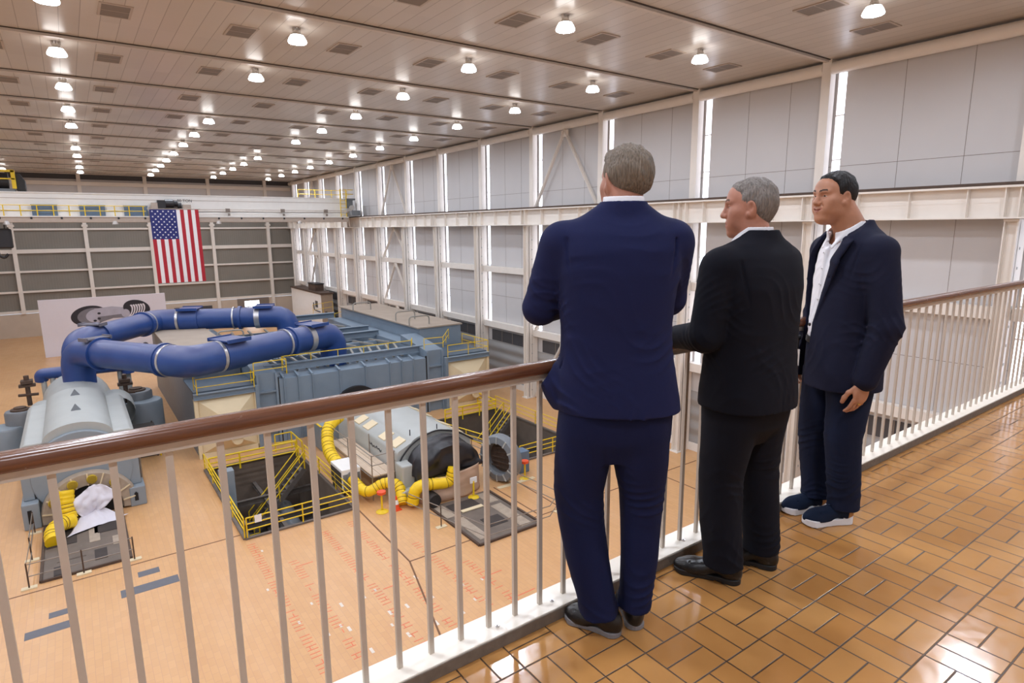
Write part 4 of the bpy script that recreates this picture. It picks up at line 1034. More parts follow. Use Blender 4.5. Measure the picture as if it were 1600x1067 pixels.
build('gear_motor', MB().lathe((27.3, 71.6, 3.75), [(0, -.1), (.28, -.1), (.3, .5), (.2, .6), (0, .6)], 16, 'x').cyl((27.9, 71.4, 4.1), .28, .3, 14, 'y'), 'lamp_housing', e, smooth=True)
for x in (26.6, 27.3):
    build('ladder_rail', MB().tube([(x, 71.7, 3.0), (x, 71.7, 6.2)], .05, 8), 'safety_yellow', cr)
for k in range(7): build('rung', MB().tube([(26.6, 71.7, 3.3 + .4 * k), (27.3, 71.7, 3.3 + .4 * k)], .03, 6), 'safety_yellow', cr)
for z in (5.7, 6.2): build('platform_rail', MB().tube([(22.5, 74.3, z), (28.4, 74.3, z), (28.4, 72.2, z), (26.6, 71.7, z)], .035, 6), 'safety_yellow', cr)
for x in (22.5, 24.5, 26.5, 28.4): build('post', MB().tube([(x, 74.3, 5.2), (x, 74.3, 6.2)], .035, 6), 'safety_yellow', cr)
tr = thing('crane_trolley', 'black and yellow hoist trolley on top of the crane bridge at far left', 'trolley', (-4.2, 73.4, 5.2))
build('trolley_frame', MB().box(-8.2, -3.4, 72.6, 74.3, 5.2, 5.45), 'valve_grey', tr)
build('hoist_drum', MB().lathe((-7.8, 73.4, 6.15), [(0, 0), (.75, 0), (.75, 4.0), (0, 4.0)], 24, 'x'), 'black_steel', tr, smooth=True)
build('trolley_guard', MB().box(-3.55, -3.25, 72.4, 72.7, 5.45, 7.05).box(-6, -3.3, 72.4, 72.6, 6.9, 7.1).box(-6, -3.3, 72.4, 72.5, 6.25, 6.36), 'safety_yellow', tr)
build('gearbox', MB().prism([(-3.3, 5.3), (-2.6, 5.3), (-2.6, 6.2), (-2.9, 6.8), (-3.3, 6.8)], 'y', 72.7, 74.2), 'black_steel', tr, bevel=.05)
build('trolley_cab', MB().box(-8.6, -4.5, 72.6, 74.4, 5.4, 7.6), 'black_steel', tr)
hk = thing('crane_hook_block', 'dark hook block hanging under the crane at the far left edge', 'hook block', (-5.0, 73, .3))
build('block', MB().box(-6.1, -4.15, 72.4, 73.6, .1, 1.9), 'black_steel', hk, bevel=.15)
for x in (-5.7, -4.6): build('hoist_rope', MB().tube([(x, 73, 1.8), (x, 73, 2.45)], .05, 6), 'black_steel', hk)
build('hook', MB().tube(fillet([(-5.3, 73, .2), (-5.3, 73, -.5), (-4.9, 73, -.8), (-4.6, 73, -.4)], .3), .12, 8), 'black_steel', hk, smooth=True)

fl = thing('flag', 'large American flag hanging upright from the crane bridge', 'flag', (9.1, 71.45, 3.7))
FX0, FX1, FT, FB = 6.88, 11.3, 3.68, -3.68; sw = (FX1 - FX0) / 13; cz_ = FT - .4 * (FT - FB)
def cloth(x0, x1, z0, z1, y=71.45, dy=0):
    b = MB(); nx, nz = max(1, int((x1 - x0) / .17)), max(2, int((z1 - z0) / .4)); vs = []
    for j in range(nz + 1):
        for i in range(nx + 1):
            x, z = x0 + (x1 - x0) * i / nx, z0 + (z1 - z0) * j / nz
            vs.append((x + .01 * (FT - z), y + dy + .05 * math.sin(x * 2.1 + z * .15) + .02 * math.sin(x * 5 - z * .4), z))
    fs = [(j * (nx + 1) + i, j * (nx + 1) + i + 1, (j + 1) * (nx + 1) + i + 1, (j + 1) * (nx + 1) + i) for j in range(nz) for i in range(nx)]
    return b.add(vs, fs)
for k in range(13):
    a, c = FX0 + sw * k, FX0 + sw * (k + 1)
    build('stripe', cloth(a, c, FB, cz_ if k < 7 else FT), 'flag_red' if k % 2 == 0 else 'flag_white', fl, smooth=True)
can = build('canton', cloth(FX0, FX0 + 7 * sw, cz_, FT), 'flag_blue', fl, smooth=True)
b = MB(); cw, ch = 7 * sw, FT - cz_
for r in range(11):                                                   # 50 stars turned with the flag: columns of 5 and 4
    n = 5 if r % 2 == 0 else 4
    for k in range(n):
        x = FX0 + cw * ((k + .5) / 5 if n == 5 else (k + 1) / 5); z = FT - ch * (r + .7) / 11.4; x += .01 * (FT - z)
        y = 71.45 + .05 * math.sin(x * 2.1 + z * .15) + .02 * math.sin(x * 5 - z * .4) - .012
        ps = [(x + (.1 if q % 2 == 0 else .045) * math.sin(PI * q / 5), y, z + (.1 if q % 2 == 0 else .045) * math.cos(PI * q / 5)) for q in range(10)]
        b.add(ps + [(x, y - .006, z)], [(q, (q + 1) % 10, 10) for q in range(10)])
build('stars', b, 'flag_white', can)
build('flag_pole', MB().tube([(6.7, 71.5, 3.74), (11.5, 71.5, 3.74)], .04, 8), 'vent_frame', fl)
for x in (7.0, 9.0, 11.2): build('tie', MB().tube([(x, 71.5, 3.74), (x, 71.66, 3.74)], .02, 6), 'vent_frame', fl)
# ------------------------------------------------------------------ people: smooth blended volumes turned into one surface
NP = np
class SDF:
    def __init__(s, lo, hi, h):
        s.lo = NP.array(lo, NP.float32); s.h = h
        s.rs = NP.ones(3)
        s.n = [int(math.ceil((b - a) / h)) + 1 for a, b in zip(lo, hi)]
        s.F = NP.full(s.n, .08, NP.float32)
        s.ax = [(s.lo[i] + h * NP.arange(s.n[i], dtype=NP.float32)) for i in range(3)]
    def sub(s, lo, hi, m):
        sl = []
        for i in range(3):
            a = max(0, int((lo[i] - m - s.lo[i]) / s.h)); b = min(s.n[i], int((hi[i] + m - s.lo[i]) / s.h) + 2)
            if b <= a: return None
            sl.append(slice(a, b))
        return tuple(sl)
    def pts(s, sl):
        return s.ax[0][sl[0]][:, None, None], s.ax[1][sl[1]][None, :, None], s.ax[2][sl[2]][None, None, :]
    def put(s, fn, lo, hi, k=.02, op='u'):
        sl = s.sub(lo, hi, k + .03)
        if sl is None: return
        d = fn(*s.pts(sl)).astype(NP.float32); f = s.F[sl]
        if op == 'u':
            h = NP.maximum(k - NP.abs(f - d), 0) / max(k, 1e-6); s.F[sl] = NP.minimum(f, d) - h * h * k * .25
        elif op == 's':
            d = -d; h = NP.maximum(k - NP.abs(f - d), 0) / max(k, 1e-6); s.F[sl] = NP.maximum(f, d) + h * h * k * .25
        elif op == 'i': s.F[sl] = NP.maximum(f, d)
        elif op == '+': s.F[sl] = f + d
    def ell(s, c, r, R=None, k=.02, op='u'):
        c = NP.array(c, float); r = NP.array(r, float) * s.rs; R = NP.eye(3) if R is None else NP.array(R)
        def fn(X, Y, Z):
            q = [(X - c[0]) * R[0, i] + (Y - c[1]) * R[1, i] + (Z - c[2]) * R[2, i] for i in range(3)]
            k0 = NP.sqrt(sum((q[i] / r[i]) ** 2 for i in range(3))) + 1e-6; k1 = NP.sqrt(sum((q[i] / r[i] ** 2) ** 2 for i in range(3))) + 1e-6
            return k0 * (k0 - 1) / k1
        m = max(r); s.put(fn, c - m, c + m, k, op)
    def cone(s, a, b, ra, rb, k=.02, op='u', flat=None, ff=1.):
        a, b = NP.array(a, float), NP.array(b, float); ab = b - a; L2 = max(ab @ ab, 1e-9)
        fl = None if flat is None else NP.array(flat, float) / NP.linalg.norm(flat)
        def fn(X, Y, Z):
            t = NP.clip(((X - a[0]) * ab[0] + (Y - a[1]) * ab[1] + (Z - a[2]) * ab[2]) / L2, 0, 1)
            v = [X - a[0] - t * ab[0], Y - a[1] - t * ab[1], Z - a[2] - t * ab[2]]
            q = v[0] ** 2 + v[1] ** 2 + v[2] ** 2
            if fl is not None:
                al = v[0] * fl[0] + v[1] * fl[1] + v[2] * fl[2]; q = q + al * al * (1 / ff ** 2 - 1)
            return NP.sqrt(q) - (ra + t * (rb - ra))
        m = max(ra, rb) * max(1, ff); s.put(fn, NP.minimum(a, b) - m, NP.maximum(a, b) + m, k, op)
    def loft(s, rows, k=.02, op='u', n=2.4):
        """rows of (z, cx, cy, rx, ry)"""
        A = NP.array(sorted(rows), float); z = A[:, 0]
        if len(A) > 3:                                                    # ease the profile between the rows
            zf = NP.linspace(z[0], z[-1], 160); w = max(1, int(.022 / (zf[1] - zf[0]))); ker = NP.hanning(2 * w + 3); ker /= ker.sum(); pad = w + 1
            cols = [NP.convolve(NP.pad(NP.interp(zf, z, A[:, i]), pad, mode='reflect', reflect_type='odd'), ker, 'valid') for i in range(1, 5)]
            A = NP.stack([zf] + cols, 1); z = zf
        def fn(X, Y, Z):
            cx, cy, rx, ry = (NP.interp(Z, z, A[:, i]) for i in range(1, 5))
            q = (NP.abs((X - cx) / rx) ** n + NP.abs((Y - cy) / ry) ** n) ** (1 / n)
            d = (q - 1) * NP.minimum(rx, ry)
            dz = NP.abs(Z - (z[0] + z[-1]) / 2) - (z[-1] - z[0]) / 2
            return NP.maximum(d, dz + 0 * d)
        rx, ry = A[:, 3].max(), A[:, 4].max()
        s.put(fn, (A[:, 1].min() - rx, A[:, 2].min() - ry, z[0]), (A[:, 1].max() + rx, A[:, 2].max() + ry, z[-1]), k, op)
    def wrinkle(s, c, rad, d, wl, amp):
        c = NP.array(c, float); d = NP.array(d, float) / NP.linalg.norm(d)
        def fn(X, Y, Z):
            g = NP.exp(-(((X - c[0]) ** 2 + (Y - c[1]) ** 2 + (Z - c[2]) ** 2) / rad ** 2))
            u = (X - c[0]) * d[0] + (Y - c[1]) * d[1] + (Z - c[2]) * d[2]
            m = .5 + .5 * NP.sin(17 * X - 13 * Y + 19 * Z + 5 * c[0]); w = NP.sin(2 * PI * u / (wl * 1.5) + 2.6 * NP.sin(11 * X + 16 * Y + 3) + 2.2 * NP.sin(13 * Z - 10 * X + 7 * Y))
            return -amp * g * m * (1 - NP.abs(w)) ** 1.5 * 1.3
        s.put(fn, c - rad * 1.8, c + rad * 1.8, 0, '+')
    def field(s, fn):
        s.F += fn(*s.pts((slice(None),) * 3)).astype(NP.float32)
    def cut(s, fn):
        s.F = NP.maximum(s.F, fn(*s.pts((slice(None),) * 3)).astype(NP.float32))
    def mesh(s):
        F = s.F; S = F < 0; n = S.shape
        c = NP.zeros((n[0] - 1, n[1] - 1, n[2] - 1), NP.int8)
        for i in (0, 1):
            for j in (0, 1):
                for k in (0, 1): c += S[i:n[0] - 1 + i, j:n[1] - 1 + j, k:n[2] - 1 + k]
        I, J, K = NP.nonzero((c > 0) & (c < 8))
        idx = NP.full(c.shape, -1, NP.int32); idx[I, J, K] = NP.arange(len(I))
        acc = NP.zeros((len(I), 3)); cnt = NP.zeros(len(I))
        for a in range(3):
            o1, o2 = [x for x in range(3) if x != a]
            for u in (0, 1):
                for v in (0, 1):
                    p = [I, J, K]; p = list(p); p[o1] = p[o1] + u; p[o2] = p[o2] + v
                    q = list(p); q[a] = q[a] + 1
                    f0 = F[p[0], p[1], p[2]]; f1 = F[q[0], q[1], q[2]]; m = (f0 < 0) != (f1 < 0)
                    t = NP.where(m, f0 / NP.where(m, f0 - f1, 1), 0)
                    pos = NP.stack([p[0], p[1], p[2]], 1).astype(float); pos[:, a] += t
                    acc[m] += pos[m]; cnt[m] += 1
        V = acc / cnt[:, None] * s.h + s.lo
        Q = []
        for a in range(3):
            o1, o2 = [(1, 2), (2, 0), (0, 1)][a]
            A = [slice(None)] * 3; B = [slice(None)] * 3; A[a] = slice(0, -1); B[a] = slice(1, None)
            D = S[tuple(A)] != S[tuple(B)]; ins = S[tuple(A)]
            g = list(NP.nonzero(D)); si = ins[tuple(g)]
            ok = (g[o1] > 0) & (g[o2] > 0) & (g[o1] < n[o1] - 1) & (g[o2] < n[o2] - 1)
            g = [x[ok] for x in g]; si = si[ok]; co = []
            for u, v in ((-1, -1), (0, -1), (0, 0), (-1, 0)):
                p = list(g); p[o1] = p[o1] + u; p[o2] = p[o2] + v; co.append(idx[p[0], p[1], p[2]])
            q = NP.stack(co, 1); q[~si] = q[~si][:, ::-1]; Q.append(q)
        return V, NP.concatenate(Q)
def sdf_object(name, S, mats, parent, mfn=None, smooth_iter=0):
    V, Q = S.mesh()
    me = bpy.data.meshes.new(name)
    me.vertices.add(len(V)); me.vertices.foreach_set('co', V.astype(NP.float32).ravel())
    me.loops.add(Q.size); me.loops.foreach_set('vertex_index', Q.astype(NP.int32).ravel())
    me.polygons.add(len(Q)); me.polygons.foreach_set('loop_start', NP.arange(0, Q.size, 4, dtype=NP.int32))
    me.polygons.foreach_set('loop_total', NP.full(len(Q), 4, NP.int32))
    mats = mats if isinstance(mats, (list, tuple)) else [mats]
    for m in mats: me.materials.append(MATS[m])
    if mfn is not None: me.polygons.foreach_set('material_index', mfn(V[Q].mean(1)).astype(NP.int32))
    me.update(calc_edges=True); me.validate()
    me.polygons.foreach_set('use_smooth', NP.ones(len(me.polygons), bool))
    o = bpy.data.objects.new(name, me); COL.objects.link(o); o.parent = parent
    if smooth_iter:
        m = o.modifiers.new('smooth', 'SMOOTH'); m.iterations = smooth_iter; m.factor = .5
    return o

def cloth_mat(name, col, rough=.85, vary=.25, sheen=.01, bs=900):
    return mat(name, col, rough, vary=vary, scale=500, bump=.12, bscale=bs, spec=.16, sheen=sheen)
cloth_mat('navy_suit', (27, 32, 68)); cloth_mat('black_suit', (18, 19, 28)); cloth_mat('dark_navy_blazer', (27, 29, 48)); cloth_mat('navy_trousers', (21, 28, 50))
cloth_mat('navy_suit_trousers', (21, 26, 58))
cloth_mat('white_shirt', (240, 240, 244), .7, .03); cloth_mat('navy_knit', (24, 34, 54), .9)
mat('skin', (206, 150, 124), .5, vary=.1, scale=28, bump=.05, bscale=260, spec=.4)
mat('skin_ruddy', (176, 122, 100), .5, vary=.22, scale=28, bump=.06, bscale=240, spec=.4)
mat('skin_tan', (178, 126, 98), .46, vary=.18, scale=28, bump=.05, bscale=260, spec=.45)
mat('lips', (160, 98, 82), .5, vary=.08)
mat('eye_white', (186, 172, 164), .3, vary=.02); mat('iris_dark', (48, 36, 30), .2); mat('brow_dark', (58, 44, 38), .8, vary=.3, scale=200); mat('brow_grey', (96, 74, 60), .8, vary=.3, scale=200)
mat('hair_grey_brown', (120, 108, 94), .5, vary=.95, scale=210, bump=.9, bscale=160, stretch=(1, 1, .14), spec=.4)
mat('hair_grey', (124, 117, 111), .5, vary=.9, scale=220, bump=.9, bscale=170, stretch=(1, .6, .16), spec=.4)
mat('hair_black', (22, 18, 18), .5, vary=.5, scale=130, bump=.5, bscale=160, stretch=(1, .3, .3), spec=.3)
mat('black_leather', (22, 20, 20), .3, vary=.3, scale=30, bump=.2, bscale=60, spec=.5)
mat('shoe_sole_grey', (122, 118, 118), .7, vary=.1, scale=10); mat('shoe_sole_black', (24, 22, 22), .6); mat('shoe_sole_white', (226, 226, 228), .6, vary=.05); mat('tan_leather', (168, 122, 72), .6)
mat('belt_black', (20, 20, 22), .4); mat('silver_metal', (210, 210, 214), .25, metal=1.0); mat('gold_metal', (214, 176, 100), .25, metal=1.0)

def rotz(a): c, s = math.cos(a), math.sin(a); return NP.array([[c, -s, 0], [s, c, 0], [0, 0, 1]])
def rotx(a): c, s = math.cos(a), math.sin(a); return NP.array([[1, 0, 0], [0, c, -s], [0, s, c]])
def roty(a): c, s = math.cos(a), math.sin(a); return NP.array([[c, 0, s], [0, 1, 0], [-s, 0, c]])

def add_head(S, O, R, p):
    """face looks along +y of frame R, origin between the ears"""
    dy = p.get('dy', .9); S.rs = NP.array([1, dy, 1.]); H = lambda *v: NP.array(O) + R @ (NP.array(v, float) * S.rs)
    w = p.get('w', 1.0)
    S.ell(H(0, -.018, .036), (.0745 * w, .098, .082), R, .01)
    S.ell(H(0, .03, -.012), (.0665 * w, .068, .088), R, .03)
    S.ell(H(0, .062, .045), (.052 * w, .034, .045), R, .03)                        # forehead
    S.ell(H(0, .022, -.072), (.0585 * w * p.get('jaw', 1), .062, .042), R, .03)          # jaw
    S.ell(H(0, .072, -.103), (.027 * w, .022, .02), R, .028)                        # chin
    for s in (-1, 1):
        S.ell(H(s * .05 * w, .052, -.02), (.02, .03, .022), R, .025)               # cheek bone
        S.ell(H(s * .036 * w, .062, -.055), (.022, .026, .028), R, .025)             # cheek
        S.cone(H(s * .012, .0935, .024), H(s * .045 * w, .077, .026), .0105, .0085, .015)    # brow ridge
    for s in (-1, 1):
        S.ell(H(s * .031 * w, .1, .004), (.018, .0165, .0115), R, .013, 's')
        S.ell(H(s * .031 * w, .0755, .004), (.0135, .0125, .0125), R, .003)
        S.cone(H(s * .019 * w, .0905, .0095), H(s * .043 * w, .083, .0085), .0035, .003, .004)      # upper lid
        S.cone(H(s * .019 * w, .089, -.0035), H(s * .043 * w, .082, -.003), .003, .0028, .004)     # lower lid
    S.cone(H(0, .093, .016), H(0, .112, -.026), .0085, .0125, .014)               # nose
    S.ell(H(0, .1135, -.03), (.0135, .0125, .011), R, .008)
    for s in (-1, 1): S.ell(H(s * .0125, .103, -.0325), (.0085, .011, .0085), R, .006)
    S.ell(H(0, .079, -.064), (.033, .02, .022), R, .018)
    up = p.get('smile', 0)
    for s in (-1, 1):
        S.cone(H(0, .0955, -.0605), H(s * .031, .0835, -.0645 + up), .0048, .0032, .007)
        S.cone(H(0, .095, -.0725), H(s * .029, .0835, -.0675 + up), .0056, .0032, .007)
        S.cone(H(0, .1015, -.0665), H(s * .034, .088, -.0655 + up), .0028, .0034, .003, 's')
        S.cone(H(s * .021, .0965, -.034), H(s * .041, .079, -.066 + up * .6), .0016, .002, .008, 's')   # smile line
        E = roty(s * .12) @ rotx(-.18); RE = R @ E
        e = H(s * .0765 * w, -.012, -.003)
        S.ell(e, (.0085, .0195, .032), RE @ rotz(s * .38), .007)
        S.ell(H(s * .0765 * w + s * .0085, -.006, .004), (.007, .010, .018), RE, .004, 's')
        S.ell(H(s * .075 * w, .002, -.027), (.007, .009, .01), R, .006)
    S.rs = NP.ones(3)
def head_mats(O, R, w, smile=0, dy=.9):
    def f(C):
        q = (C - NP.array(O)) @ R; x, y, z = NP.abs(q[:, 0]), q[:, 1] / dy, q[:, 2]; m = NP.zeros(len(C))
        front = y > .068
        m[front & (x < .029) & (z < -.0585 - .002 * (x / .022) + smile * (x / .023)) & (z > -.0765 + (.006 + smile) * (x / .023)) & (y > .082)] = 1
        ex = (x - .031 * w) / .0125; ez = (z - .0035) / .0038
        eye = (ex ** 2 + ez ** 2 < 1) & (y > .07); m[eye] = 2
        m[(((x - .031 * w) / .0058) ** 2 + ((z - .004) / .0046) ** 2 < 1) & (y > .07)] = 3
        bz = .0275 + .006 * NP.sin((x - .012) / .038 * 2.4)
        m[(x > .013) & (x < .05) & (NP.abs(z - bz) < .0042 - .04 * NP.maximum(0, x - .035)) & (y > .05)] = 4
        return m
    return f
def add_hair(S, O, R, p):
    dy = p.get('dy', .9); S.rs = NP.array([1, dy, 1.]); H = lambda *v: NP.array(O) + R @ (NP.array(v, float) * S.rs)
    w = p.get('w', 1.0); t = p['t']
    S.ell(H(0, -.02, .037), (.0755 * w + t * .6, .0985 + t * .75, .0825 + t), R, .01)
    S.ell(H(0, -.04, .002), (.064 * w + t * .4, .07 + t * .4, .066), R, .03)
    S.cone(H(0, -.035, -.01), H(0, -.03, -.075), .06, .058, .03)
    S.ell(H(0, .048, .07), (.0545 * w + t * .3, .040 + t * .35, .030 + t * .5), R, .02)
    if p.get('quiff'):
        S.ell(H(0, .055, .092), (.05, .04, .026 + p['quiff']), R, .03)
    amp, fr = p.get('amp', .0025), p.get('freq', 46)
    def tex(X, Y, Z):
        q = [(X - O[0]) * R[0, i] + (Y - O[1]) * R[1, i] + (Z - O[2]) * R[2, i] for i in range(3)]
        phi = NP.arctan2(q[0], q[1] + .02); rr = NP.sqrt(q[0] ** 2 + (q[1] + .02) ** 2)
        a = NP.sin(phi * fr + 1.2 * NP.sin(q[2] * 60 + phi * 5) + 2 * NP.sin(phi * 7)) * NP.clip(rr / .05, .2, 1)
        b = NP.sin(q[0] * 210 + 2.5 * NP.sin(q[1] * 60 + q[0] * 30)) * NP.clip((q[2] - .05) / .05, 0, 1)
        return amp * (a * .7 + b) + amp * .6 * NP.sin(q[0] * 90 + q[1] * 70 + q[2] * 80)
    S.field(tex)
    S.field(lambda X, Y, Z: (t * .55) * NP.clip((.012 - ((X - O[0]) * R[0, 2] + (Y - O[1]) * R[1, 2] + (Z - O[2]) * R[2, 2])) / .06, 0, 1))
    yy, zz = zip(*p['line'])
    wob = p.get('wob', .004)
    def cut(X, Y, Z):
        q = [(X - O[0]) * R[0, i] + (Y - O[1]) * R[1, i] + (Z - O[2]) * R[2, i] for i in range(3)]
        zm = NP.interp(q[1] / dy, yy, zz) + wob * NP.sin(q[0] * 160 + 2 * NP.sin(q[1] * 130)) - p.get('peak', 0) * NP.exp(-(q[0] / .022) ** 2) * (q[1] > .05)
        return (zm - q[2])
    S.cut(cut)
    def taper(X, Y, Z):
        q = [(X - O[0]) * R[0, i] + (Y - O[1]) * R[1, i] + (Z - O[2]) * R[2, i] for i in range(3)]
        return t * .95 * NP.clip(1 - (q[2] - NP.interp(q[1] / dy, yy, zz)) / .026, 0, 1)
    S.field(taper)
    for s in (-1, 1): S.ell(H(s * .083 * w, -.008, -.006), (.022, .0215, .034), R @ rotx(-.18), .004, 's')
    S.rs = NP.ones(3)
LINE = [(-.14, -.075), (-.075, -.07), (-.045, -.058), (-.03, -.035), (-.018, -.004), (.014, -.012), (.032, -.01), (.037, .02), (.045, .048), (.058, .066), (.085, .074), (.13, .076)]

def add_hand(S, wr, d, nrm, side, curl=.5, sc=1.0, spread=.06):
    """wr wrist, d along the palm, nrm palm-facing normal, side +1 when the thumb is on d x nrm"""
    d = NP.array(d, float); d /= NP.linalg.norm(d); nrm = NP.array(nrm, float); nrm -= d * (nrm @ d); nrm /= NP.linalg.norm(nrm)
    t = NP.cross(d, nrm) * side; wr = NP.array(wr, float)
    P = lambda a, b, c: wr + sc * (d * a + t * b + nrm * c)
    Rm = NP.stack([t, d, nrm], 1)
    S.cone(P(-.05, 0, 0), P(.01, 0, 0), .027 * sc, .026 * sc, .02, flat=nrm, ff=.8)
    S.ell(P(.045, 0, 0), (.041 * sc, .052 * sc, .0165 * sc), Rm, .015)
    S.ell(P(.03, .022, .008), (.018 * sc, .03 * sc, .015 * sc), Rm, .012)
    for k, (b, L, r) in enumerate(((.029, .073, .0088), (.0095, .081, .0092), (-.0105, .075, .0088), (-.029, .06, .0078))):
        c = curl * (1 + .12 * k); p = P(.08 - (.012 if k == 3 else 0), b, .001); a = .3 * c + .0; dirn = d + t * spread * (1.5 - k) * .5
        for sgm, fr in enumerate((.45, .31, .24)):
            a += c * (.5 if sgm else .25); v = math.cos(a) * dirn + math.sin(a) * nrm; v = v / NP.linalg.norm(v)
            q = p + v * L * fr * sc; rr = r * sc * (1 - .11 * sgm); S.cone(p, q, rr, rr * .92, .006 if sgm == 0 else .003); p = q
    p = P(.016, .03, .008)
    for L, f in ((.042, (.78, .42, .35)), (.032, (.92, .12, .35)), (.024, (1, -.08, .3))):
        v = d * f[0] + t * f[1] + nrm * f[2]; v /= NP.linalg.norm(v); q = p + v * L * sc; S.cone(p, q, .0115 * sc, .0098 * sc, .008); p = q

def add_shoe_parts(root, heel, toe, style):
    heel, toe = NP.array(heel, float), NP.array(toe, float); L = NP.linalg.norm(toe - heel); d = (toe - heel) / L
    ang = math.atan2(-d[0], d[1]); R = rotz(ang); o = NP.array([heel[0], heel[1], 0.])
    P = lambda a, b, z: o + R @ NP.array([b, a, z])
    s = L / .29
    lo = NP.minimum(P(-.03, 0, 0), P(L + .03, 0, 0)) - .08; hi = NP.maximum(P(-.03, 0, 0), P(L + .03, 0, 0)) + .08; lo[2] = -.01; hi[2] = .16
    S = SDF(lo, hi, .0032); st = {'dress': .016, 'black': .018, 'sneaker': .03}[style]
    S.ell(P(L - .085 * s, 0, st + .012), (.046, .083 * s, .04 if style != 'sneaker' else .046), R, .02)
    S.ell(P(.052, 0, st + .03), (.036, .05, .055), R, .03)
    S.cone(P(.06, 0, st + .055), P(L - .08 * s, 0, st + .018), .036, .036, .03)
    S.cone(P(.06, 0, .05), P(.075, 0, .12), .033, .036, .02)
    S.cone(P(L - .14 * s, 0, st + .066), P(L - .115 * s, 0, st + .05), .012, .012, .012)
    for k in range(4):                                                              # laces
        a = .125 + .022 * k
        S.cone(P(a, -.014, st + .098 - .017 * k), P(a + .006, .014, st + .098 - .017 * k), .0035, .0035, .003)
    S.cone(P(L - .075 * s, -.05, st + .047), P(L - .075 * s, .05, st + .047), .002, .002, .003, 's')
    S.put(lambda X, Y, Z: (st - Z) + 0 * X + 0 * Y, lo, hi, 0, 'i')
    mats = {'dress': ['black_leather'], 'black': ['black_leather'], 'sneaker': ['navy_knit', 'tan_leather']}[style]
    mf = None
    if style == 'sneaker':
        def mf(C):
            q = (C - o) @ R; return ((q[:, 1] < .055) & (q[:, 2] > .02)).astype(float)
    up = sdf_object('shoe', S, mats, root, mf, 1)
    S = SDF(lo, hi, .0032)
    def sole(X, Y, Z):
        dx, dy = X - o[0], Y - o[1]; a = dx * d[0] + dy * d[1]; b = dx * d[1] - dy * d[0]
        t = NP.clip((a - .046) / (L - .1), 0, 1); w = .039 + t * .011 - .01 * NP.sin(t * PI) * .8
        q = NP.sqrt((a - .046 - t * (L - .1)) ** 2 + (b * 1.0) ** 2) - w
        lift = .012 * NP.clip((a - L + .09) / .09, 0, 1) ** 2; h = st + .008 + (.008 * (a < .08) if style == 'sneaker' else 0)
        e = NP.maximum(lift - Z, Z - h - lift * .6) if style != 'black' else NP.maximum(lift + .006 * ((a > .085) & (a < .12)) - Z, Z - h)
        if style == 'dress': q = q + .0016 * NP.sin(Z * 900)
        return NP.maximum(q, e)
    S.put(sole, lo, hi, 0, 'u')
    so = sdf_object('shoe_sole', S, {'dress': 'shoe_sole_grey', 'black': 'shoe_sole_black', 'sneaker': 'shoe_sole_white'}[style], up)
    return up
def person(label, x, y, th):
    t = thing('person', label, 'person', (x, y, 0)); t.rotation_euler = (0, 0, -math.radians(th)); return t
def head_frame(O, az, tilt=0., lean=0.):
    return NP.array(O, float), rotz(-math.radians(az)) @ rotx(math.radians(tilt)) @ roty(math.radians(lean))
def collar(S, rows, th=.006, n=2.2):
    S.loft(rows, .004, n=n)
    inn = [(r[0] + (.02 if i == len(rows) - 1 else -.02 if i == 0 else 0), r[1], r[2], r[3] - th, r[4] - th) for i, r in enumerate(sorted(rows))]
    S.loft(inn, .002, 's', n=n)

